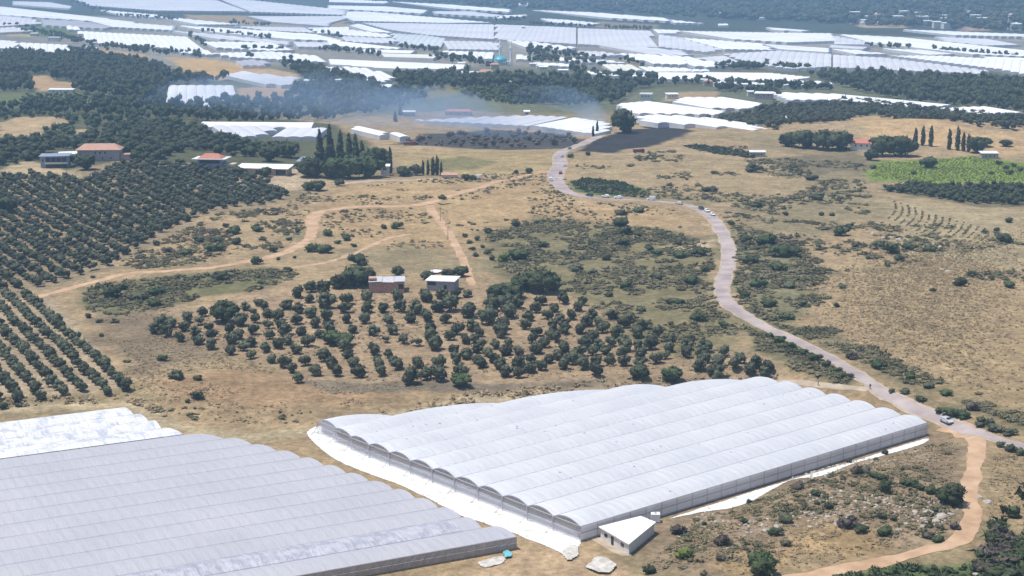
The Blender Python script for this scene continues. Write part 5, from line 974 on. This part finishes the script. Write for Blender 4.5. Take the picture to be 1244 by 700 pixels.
# red-roofed house with blue lower wall
h = bld('house', 258, 206, -6, 'two-storey house with white slab and small red roof above blue walls')
wall(h, 13, 10, 6.0, 'wall_blue'); b = MB(); b.box(-9.5, 9, -6.5, 6.5, 6.0, 6.4); b.obj('slab_roof', MT['roof_pale'], h); o_ = hip(12, 8, 6.6, 2.2, .5).obj('roof', MT['tile_red'], h)
b = MB(); b.box(-5.5, 5.5, -5.1, -4.9, 3.9, 5.7); b.obj('porch_opening', MT['door'], h); windows(h, 3, 11, .9, 2.5, -5); b = MB(); b.box(7, 13, -3, 4, -1, 3.4); b.obj('annex', MT['wall_tan'], h)
# low white-roofed farm building
h = bld('farm_building', 322, 211, -10, 'low farm building with a broad white sheet roof', 'farm building')
wall(h, 27, 9, 3.2, 'wall_tan'); slab(28, 10, 3.5, 3.5, 4.6, 4.6, .8).obj('roof', MT['roof_white'], h)
for x in (-9, -3, 3): b = MB(); b.box(x - .7, x + .7, -4.6, -4.4, .2, 2.3); b.obj('door', MT['door'], h)
b = MB(); b.box(7.5, 13, -4.65, -4.35, .1, 2.7); b.obj('garage_opening', MT['door'], h)
h = bld('lean_to', 372, 201, -25, 'small dark tilted roof right of the low white-roofed farm building', 'shed'); wall(h, 8, 5, 2.2, 'wall_grey'); slab(8.5, 6, 2.4, 2.4, 4.4, 4.4).obj('roof', MT['slate'], h); b = MB(); b.box(-1, 1, -2.6, -2.4, .1, 1.9); b.obj('door', MT['door'], h)
h = bld('boundary_wall', 210, 206, -2, 'short white wall among the olive trees below the houses', 'wall'); b = MB(); b.box(-8, 8, -.25, .25, -1, 2.0); b.obj('masonry', MT['wall_white'], h); b = MB(); b.box(-8.1, 8.1, -.35, .35, 2.0, 2.15); b.obj('coping', MT['roof_pale'], h)
for px, py, wd_, lab in ((215, 229, 4, 'leftmost white wall piece below the small red-roofed house'), (233, 229, 5, 'second white wall piece below the small red-roofed house'), (249, 229, 6, 'third white wall piece below the small red-roofed house'), (290, 229, 20, 'long pale wall below the low white-roofed farm building')):
    h = bld('boundary_wall', px, py, 3, lab, 'wall'); b = MB(); b.box(-wd_ / 2, wd_ / 2, -.3, .3, -1, 1.6); b.obj('masonry', MT['wall_white'], h); b = MB(); b.box(-wd_ / 2 - .1, wd_ / 2 + .1, -.4, .4, 1.6, 1.75); b.obj('coping', MT['roof_pale'], h)
# pink brick hut (half ruined) and grey hut above the orchard
h = bld('brick_hut', 470, 353, 3, 'half-ruined pink brick hut with a patched grey roof above the orchard', 'hut')
wall(h, 12.5, 6.5, 3.6, 'brick')
for i in range(7): b = MB(); x = -5.4 + i * 1.35; b.box(x - .22, x + .22, -3.45, -3.2, -.5, 3.3); b.obj('pilaster', MT['brick'], h)
for (x0, x1, z, t) in ((-6.4, -1.6, 3.75, .12), (-1.5, 2.6, 3.68, -.1), (2.7, 6.6, 3.8, .1)): b = MB(); b.add([(x0, -3.6, z), (x1, -3.6, z + t), (x1, 3.6, z + .7), (x0, 3.6, z + .6), (x0, -3.6, z + .1), (x1, -3.6, z + t + .1), (x1, 3.6, z + .8), (x0, 3.6, z + .7)], [(3, 2, 1, 0), (4, 5, 6, 7), (0, 1, 5, 4), (1, 2, 6, 5), (2, 3, 7, 6), (3, 0, 4, 7)]); b.obj('roof_sheet', MT['roof_grey'], h)
b = MB(); b.box(-6.4, -3.8, -2.6, 1.5, 4.3, 5.0); b.obj('parapet', MT['brick'], h); b = MB(); b.box(4.2, 6.0, -3.35, -3.1, 1.2, 2.9); b.obj('window', MT['door'], h)
h = bld('concrete_hut', 538, 351, -14, 'grey block hut with a pale flat roof above the orchard', 'hut')
wall(h, 10, 7, 3.4, 'wall_grey'); slab(10, 7, 3.6, 3.7, 4.2, 4.0, .6).obj('roof', MT['roof_pale'], h); b = MB(); b.box(-4.6, -1.6, -3.6, -3.4, 1.9, 3.1); b.obj('opening', MT['door'], h); b = MB(); b.box(1.4, 2.5, -3.62, -3.4, 0, 2.1); b.obj('door', MT['door'], h)
for (px, py, s, lab) in ((528, 331, 3.2, 'pale sheet lying behind the grey hut'), (556, 334, 2.2, 'small pale sheet under the tree right of the grey hut')):
    c = P(px, py); sheetobj('tarpaulin', [(px - s * 3, py + 1), (px, py - 1.5), (px + s * 3, py - .5), (px + s, py + 2.5)], .3, MT['sheet'], lab, 'tarpaulin', 9, .5)
# mosque
c = flat(np.array([609.]), np.array([80.]))[0]; ms = tag(empty('mosque', c, R(5)), 'white mosque with a turquoise dome and two slim minarets in the plain', 'mosque')
b = MB(); b.box(-8, 8, -7, 7, 0, 5); b.obj('wall', MT['stone_white'], ms); b = MB(); b.lathe([(7.6, 5), (7.6, 6.2), (7.2, 7.6), (5.8, 9.2), (3.6, 10.4), (1.4, 11), (.05, 11.3)], 20, (-1, 0)); d_ = b.obj('dome', MT['teal'], ms)
b = MB(); b.tube([(-1, 0, 11.2), (-1, 0, 12.6)], .15); b.obj('finial', MT['teal'], d_); windows(ms, 5, 15, 1.4, 3.8, -7)
for x, y in ((-.6, 9), (10.6, -2)):
    b = MB(); b.lathe([(1.9, 0), (1.9, 6), (1.45, 6.6), (1.4, 19), (2.1, 19.4), (2.1, 20.5), (1.3, 20.6), (1.2, 24), (.05, 29)], 10, (x, y)); b.obj('minaret', MT['roof_white'], ms)
# houses of the plain
def plain_house(px, py, w, d, h_, wm, rm, lab, typ='hip', rz=0, cat='house', name='house'):
    h = tag(empty(name, P(px, py), R(rz)), lab, cat); wall(h, w, d, h_, wm)
    (hip(w, d, h_ + .1, min(2.6, d * .25), .5) if typ == 'hip' else slab(w, d, h_ + .2, h_ + .2, h_ + .9, h_ + .9)).obj('roof', MT[rm], h); windows(h, 2 if w < 9 else 3, w, h_ - 2.0, h_ - .8, -d / 2); return h
for a in [(375,107,8,8,7,'wall_white','roof_white','white two-storey house beside the smoky wood, left of centre','flat',-10), (411,105,5,6,6,'wall_white','roof_pale','small white house between trees right of the two-storey one','flat',5), (440,111,8,7,5,'wall_white','roof_pale','pale house hidden in the wood below the rounded greenhouses','flat',0),
          (497,141,9,6,3.2,'wall_grey','roof_white','small white-roofed hut in the field behind the smoke','flat',5), (590,92,14,9,4,'wall_tan','tile','orange-tan building left of the mosque garden','hip',0), (601,84,9,7,5,'wall_tan','tile','pinkish house directly below the mosque','hip',10), (617,104,7,6,3.5,'wall_tan','roof_pale','small tan hut in the plantation below the mosque','flat',0),
          (785,123,10,8,6,'wall_white','roof_grey','grey-white two-storey house right of the central wood','flat',-12), (816,120,10,7,4,'wall_white','roof_white','white-roofed house beside the tan field, right of centre','flat',8), (928,121,15,12,5.5,'wall_mauve','roof_white','pinkish house with a white roof left of the long white strip','flat',-14), (912,117,6,6,4,'wall_white','roof_pale','small white house left of the pinkish one','flat',0),
          (557,140,20,6,3,'wall_tan','tile_red','low reddish shed behind the smoke','hip',-4), (640,142,4,4,4,'wall_white','roof_white','tiny white hut above the long pale greenhouse','flat',0), (75,113,22,6,3,'wall_white','roof_white','long white-roofed shed above the striped orchard at far left','flat',-2), (136,117,6,6,4,'wall_white','roof_pale','left one of the white huts among the left pines','flat',0), (145,118,6,6,4,'wall_white','roof_pale','right one of the white huts among the left pines','flat',8),
          (176,118,14,8,4,'wall_white','tile_red','pink-roofed house at the pine wood edge left of the white greenhouse','hip',0), (157,107,10,7,4,'wall_tan','tile','reddish roof deep in the left pine wood','hip',0), (66,50,16,10,5,'wall_white','roof_grey','grey-white house at the corner of the far green field','flat',-6), (42,44,10,8,4,'wall_tan','roof_pale','pale hut beside the far green field at left','flat',0),
          (1047,182,13,9,4.5,'wall_white','tile_red','red-roofed house between the dark trees on the right','hip',-18), (1201,192,10,6,3,'wall_mauve','roof_pale','mauve hut at the right corner of the bright green field','flat',0), (920,190,9,4,2.6,'wall_mauve','roof_pale','small pale hut left of the right-hand tree clump','flat',0), (955,148,6,5,3,'wall_tan','roof_white','tiny pale hut in the dark orchard belt','flat',0),
          (468,213,4.5,4,5,'wall_white','roof_white','white tank house at the foot of the lone cypress','flat',0), (498,213,6,4,2.2,'wall_tan','tile','small orange-roofed hut right of the lone cypress','hip',0), (546,216,8,4,1.6,'wall_tan','tile','low tan heap-like shed at the end of the cypress clump','flat',0),
          (636,37,6,5,6,'wall_white','roof_white','tiny white house far right of the minaret tops','flat',0), (561,82,8,6,5,'wall_white','roof_pale','white house among trees left of the mosque','flat',0), (660,86,9,7,4,'wall_white','roof_white','white-roofed house right of the mosque, nearest','flat',0), (672,84,9,7,4,'wall_white','roof_white','white-roofed house right of the mosque, second','flat',0), (648,82,8,6,4,'wall_white','roof_pale','small pale house right of the minaret','flat',0), (684,90,10,6,4,'wall_white','roof_white','white-roofed house at the edge of the central wood','flat',0), (703,78,9,6,4,'wall_mauve','roof_pale','pinkish house behind the central wood','flat',0), (822,101,8,6,4,'wall_white','roof_pale','pale house at the right end of the central wood','flat',0), (860,104,8,6,4,'wall_tan','tile','tan house right of the central wood','hip',0), (886,108,6,5,4,'wall_white','roof_white','small white house among trees right of the tan house','flat',0)]:
    plain_house(*a)
g = np.random.default_rng(71); vl = sorted([(float(a), float(b_)) for a, b_ in zip(g.uniform(985, 1244, 46), g.uniform(20, 38, 46)) if b_ < 22 + (a - 830) * .042])
for i, (px, py) in enumerate(vl): plain_house(px, py, g.uniform(12, 22), g.uniform(10, 16), g.uniform(6, 11), 'wall_white', 'roof_white' if i % 4 else 'tile', f'{nth(i + 1)} from left of the tiny pale village houses at far right', 'flat', g.uniform(-20, 20))['group'] = 'village houses far away at the right'

# ------------------------------------------------------------------ vehicles
def loft(secs, name, m, parent):
    n = len(secs[0]); b = MB(); b.add([p for s in secs for p in s], [(i * n + k, i * n + (k + 1) % n, (i + 1) * n + (k + 1) % n, (i + 1) * n + k) for i in range(len(secs) - 1) for k in range(n)] + [tuple(range(n))[::-1], tuple((len(secs) - 1) * n + k for k in range(n))])
    o = b.obj(name, m, parent); return o
def wheels(o, xs, yy, r):
    for x in xs:
        for s in (-1, 1):
            b = MB(); b.tube([(x, s * yy - .11, r), (x, s * yy + .11, r)], r, 12); w_ = b.obj('wheel', MT['tyre'], o)
            b = MB(); b.tube([(x, s * (yy + .115) - .01, r), (x, s * (yy + .115) + .01, r)], r * .6, 10); b.obj('rim', MT['rim'], w_)
def car(px, py, ang, pm, label, name='car', cat='car', van=False):
    o = tag(empty(name, P(px, py) + np.array([0, 0, .11]), ang), label, cat)
    def sec(x, hw, z0, z1, tw): return [(x, -hw, z0), (x, hw, z0), (x, hw * 1.0, (z0 + z1) / 2), (x, hw * tw, z1), (x, -hw * tw, z1), (x, -hw, (z0 + z1) / 2)]
    loft([sec(-2.15, .70, .40, .82, .92), sec(-2.0, .86, .28, .98, .92), sec(-.9, .9, .24, 1.0, .94), sec(.9, .9, .24, .98, .94), sec(1.7, .86, .28, .86, .92), sec(2.15, .68, .38, .66, .9)], 'body', pm, o)
    if van: cab = loft([sec(-2.05, .84, .98, 1.85, .9), sec(-1.9, .86, .96, 2.0, .88), sec(.7, .86, .96, 2.0, .88), sec(1.35, .82, .96, 1.02, .95)], 'cabin', pm, o)
    else: cab = loft([sec(-1.85, .80, .96, 1.04, .92), sec(-1.25, .82, .96, 1.42, .80), sec(.15, .82, .96, 1.46, .80), sec(1.05, .82, .95, 1.0, .95)], 'cabin', pm, o)
    zt = 1.9 if van else 1.38
    b = MB(); b.add([(.98 if not van else 1.3, -.7, 1.03), (.98 if not van else 1.3, .7, 1.03), (.27 if not van else .8, .58, zt), (.27 if not van else .8, -.58, zt)], [(0, 1, 2, 3)]); 
    for v in range(4): b.V[v] = (b.V[v][0] + .05, b.V[v][1], b.V[v][2] + .03)
    b.obj('windscreen', MT['glass'], o)
    b = MB(); b.add([(-1.86, -.66, 1.06), (-1.86, .66, 1.06), (-1.34, .56, 1.36), (-1.34, -.56, 1.36)], [(0, 3, 2, 1)])
    for v in range(4): b.V[v] = (b.V[v][0] - .04, b.V[v][1], b.V[v][2] + .04)
    if not van: b.obj('rear_window', MT['glass'], o)
    for s in (-1, 1):
        b = MB(); b.add([(-1.5, s * .835, 1.04), (.75, s * .835, 1.04), (.1, s * .70, zt - .02), (-1.2, s * .70, zt - .02)], [(0, 1, 2, 3)]); b.obj('side_window', MT['glass'], o)
        b = MB(); b.box(2.06, 2.17, s * .52 - .14, s * .52 + .14, .58, .7); b.obj('headlight', MT['lamp'], o); b = MB(); b.box(-2.2, -2.1, s * .56 - .12, s * .56 + .12, .66, .82); b.obj('tail_light', MT['redlens'], o)
    wheels(o, (-1.3, 1.35), .82, .33); return o
def roadang(px, py):
    p = P(px, py)[:2]; c = ROADW[0]; k = int(np.argmin(np.hypot(c[:, 0] - p[0], c[:, 1] - p[1]))); d = c[min(k + 3, len(c) - 1)] - c[max(k - 3, 0)]; return math.atan2(d[1], d[0])
silver, white, dark, red = paint('silver_paint', (.55, .57, .60)), paint('white_paint', (.78, .78, .78)), paint('dark_paint', (.04, .045, .06)), paint('dark_red_paint', (.22, .04, .03))
for px, py, pm, lab, van in ((1150,513.5,silver,'silver car driving on the road beside the dirt track junction',False),(669,220,white,'white van parked at the road junction below the green weeds',True),(681,211.5,red,'dark red car at the road junction',False),(686,202,white,'white car on the road just above the junction',False),
        (683,191,silver,'silver car higher up the road near the burnt strip',False),(692,181.5,dark,'dark car where the road enters the smoke',False),(716,238.5,dark,'dark car at the lower edge of the green weeds patch',False),(736,240,white,'white car below the middle of the green weeds patch',False),
        (751,241.5,white,'second white car below the green weeds patch',False),(791,243.5,white,'white car right of the green weeds patch',True),(825,248.5,silver,'silver car left of the road bend',False),(852,254.5,dark,'dark car leading the row at the road bend',False),(859,257.5,white,'white car behind the dark one at the bend',False),(866,262,white,'last white car of the row at the bend',False),(580,217,white,'white van parked at the end of the pale track',True)):
    car(px, py, roadang(px, py) + (math.pi if px in (1150, 866, 859, 852) else 0) if px != 580 else 2.9, pm, lab, 'van' if van else 'car', 'van' if van else 'car', van)
def truck(px, py, ang, pm, label, cat):
    o = tag(empty(cat.replace(' ', '_'), P(px, py), ang), label, cat)
    b = MB(); b.box(-3.4, 3.4, -.95, .95, .55, .8); b.obj('chassis', MT['tyre'], o)
    b = MB(); b.add([(1.7, -1.1, .75), (3.4, -1.1, .75), (3.4, 1.1, .75), (1.7, 1.1, .75), (1.7, -1.05, 2.6), (3.05, -1.05, 2.6), (3.05, 1.05, 2.6), (1.7, 1.05, 2.6)], [(0, 3, 2, 1), (4, 5, 6, 7), (0, 1, 5, 4), (1, 2, 6, 5), (2, 3, 7, 6), (3, 0, 4, 7)]); b.obj('cab', pm, o)
    b = MB(); b.box(-3.5, 1.5, -1.15, 1.15, .82, 2.3); b.obj('tank_body', pm, o); b = MB(); b.box(-3.2, 1.2, -.6, .6, 2.3, 2.5); b.obj('hose_deck', MT['steel'], o)
    b = MB(); b.add([(3.44, -.9, 1.6), (3.44, .9, 1.6), (3.16, .9, 2.4), (3.16, -.9, 2.4)], [(0, 1, 2, 3)]); b.obj('windscreen', MT['glass'], o)
    wheels(o, (-2.3, 2.4), .95, .5)
truck(776, 186, .2, red, 'brown-red truck parked on the burnt field edge right of the road', 'truck'); truck(497, 177, .1, red, 'dark red truck at the edge of the smoky field', 'truck')

# ------------------------------------------------------------------ two people on the road and path
def person(px, py, ang, label, shirt, trousers):
    J = {'pel': (0, 0, .95), 'chest': (0, .02, 1.30), 'neck': (0, .02, 1.50), 'head': (0, .04, 1.66), 'top': (0, .03, 1.76), 'shl': (.19, 0, 1.43), 'ell': (.25, .08, 1.14), 'hal': (.22, .22, .92), 'shr': (-.19, 0, 1.43), 'elr': (-.25, -.1, 1.14), 'har': (-.22, -.06, .88),
         'hil': (.10, 0, .90), 'knl': (.11, .16, .50), 'anl': (.11, .10, .08), 'tol': (.11, .26, .04), 'hir': (-.10, 0, .90), 'knr': (-.11, -.02, .50), 'anr': (-.11, -.22, .10), 'tor': (-.11, -.08, .04)}
    rad = {'pel': .155, 'chest': .17, 'neck': .06, 'head': .105, 'top': .06, 'shl': .075, 'ell': .05, 'hal': .04, 'shr': .075, 'elr': .05, 'har': .04, 'hil': .10, 'knl': .065, 'anl': .045, 'tol': .04, 'hir': .10, 'knr': .065, 'anr': .045, 'tor': .04}
    E = [('pel', 'chest'), ('chest', 'neck'), ('neck', 'head'), ('head', 'top'), ('chest', 'shl'), ('shl', 'ell'), ('ell', 'hal'), ('chest', 'shr'), ('shr', 'elr'), ('elr', 'har'), ('pel', 'hil'), ('hil', 'knl'), ('knl', 'anl'), ('anl', 'tol'), ('pel', 'hir'), ('hir', 'knr'), ('knr', 'anr'), ('anr', 'tor')]
    ks = list(J); me = bpy.data.meshes.new('person'); me.from_pydata([J[k] for k in ks], [(ks.index(a), ks.index(b)) for a, b in E], []); tmp = bpy.data.objects.new('tmp', me); COL.objects.link(tmp)
    tmp.modifiers.new('skin', 'SKIN'); sk = me.skin_vertices[0].data
    for i, k in enumerate(ks): sk[i].radius = (rad[k], rad[k]); sk[i].use_root = (k == 'pel')
    tmp.modifiers.new('sub', 'SUBSURF').levels = 1
    dg = bpy.context.evaluated_depsgraph_get(); ev = bpy.data.meshes.new_from_object(tmp.evaluated_get(dg)); bpy.data.objects.remove(tmp)
    for m_ in (MT['skin'], shirt, trousers, MT['cloth_dark']): ev.materials.append(m_)
    for p in ev.polygons:
        c = p.center; p.material_index = 3 if c.z > 1.68 or c.z < .1 else 2 if c.z < .98 and abs(c.x) < .2 else 0 if c.z > 1.5 or c.z < .98 else 1
    o = link('person', ev); o.location = tuple(P(px, py) + np.array([0, 0, .1])); o.rotation_euler = (0, 0, ang); return tag(o, label, 'person')
person(1057, 473.5, 2.4, 'person in dark clothes walking on the road where the narrow path joins', MT['cloth_dark'], MT['cloth_dark'])
person(994, 469, 1.4, 'person in pale shirt walking on the narrow path behind the greenhouse', MT['cloth_pale'], MT['cloth_dark'])
# poles
for px, py, hh_, lab in ((535, 268, 6, 'thin wooden pole beside the side track below the fork'), (544, 292, 6, 'thin wooden pole lower down the side track'), (484, 276, 7, 'brown leaning pole behind the two lone shrubs')):
    o = tag(empty('utility_pole', P(px, py)), lab, 'pole'); b = MB(); b.tube([(0, 0, -.3), (.1, 0, hh_)], [.14, .1], 6); b.obj('shaft', MT['pole'], o); b = MB(); b.box(-.8, .9, -.06, .06, hh_ - .6, hh_ - .45); b.obj('crossarm', MT['pole'], o)

# ------------------------------------------------------------------ smoke and haze
def volume(name, dens, col, aniso=0.0, noise=None):
    m = bpy.data.materials.new(name); m.use_nodes = True; n = m.node_tree.nodes; l = m.node_tree.links; n.remove(n['Principled BSDF'])
    v = n.new('ShaderNodeVolumePrincipled'); v.inputs['Color'].default_value = (*col, 1); v.inputs['Density'].default_value = dens; v.inputs['Anisotropy'].default_value = aniso
    l.new(v.outputs[0], n['Material Output'].inputs['Volume'])
    return m
def plume(pts, label, dens, seed):
    """low bank of drifting smoke: a lumpy closed hull along a line of points (x, y px, radius m, height m)"""
    w = PL([(p[0], p[1]) for p in pts]); ww = smooth(np.column_stack([w[:, :2], [p[2] for p in pts], [p[3] for p in pts]]), 6); V = []; n = 14; g = np.random.default_rng(seed)
    for i, (x, y, r_, h_) in enumerate(ww):
        d = ww[min(i + 1, len(ww) - 1)][:2] - ww[max(i - 1, 0)][:2]; d = d / np.linalg.norm(d); nn = np.array([-d[1], d[0]]); z = ground(x, y); f = .02 if i in (0, len(ww) - 1) else 1
        for k in range(n):
            t = 2 * math.pi * k / n; j = 1 + .45 * (g.random() - .5); q = np.array([x, y]) + nn * math.cos(t) * r_ * j * f; V.append((q[0], q[1], z + .6 + h_ * (.5 + .5 * math.sin(t) * j) * f))
    b = MB(); b.add(V, [(i * n + k, i * n + (k + 1) % n, (i + 1) * n + (k + 1) % n, (i + 1) * n + k) for i in range(len(ww) - 1) for k in range(n)] + [tuple(range(n))[::-1], tuple((len(ww) - 1) * n + k for k in range(n))])
    return tag(b.obj('smoke', volume('smoke_%d' % seed, dens, (.46, .67, 1.0))), label, 'smoke', kind='stuff')
plume([(700,174,8,7),(660,172,16,13),(600,170,24,17),(540,166,30,22),(480,160,36,28),(420,152,42,34),(350,146,46,34),(280,138,44,30),(200,132,36,22)], 'thin blue smoke bank drifting left from the burnt field', .0035, 1)
plume([(640,170,8,6),(590,164,22,18),(540,152,26,26),(500,143,26,24),(440,138,26,18)], 'denser wisp of bluish smoke above the burnt strip', .0045, 2)
plume([(735,166,3,5),(722,156,9,16),(705,142,14,18),(670,130,18,18),(620,128,18,14)], 'pale smoke rising by the road end', .003, 3)
b = MB(); b.box(-9800, 9800, -60, 9800, -3, 200); tag(b.obj('haze', volume('haze_air', 0.00015, (.40, .66, 1.0))), 'pale blue summer haze over the whole plain', 'haze', kind='stuff')
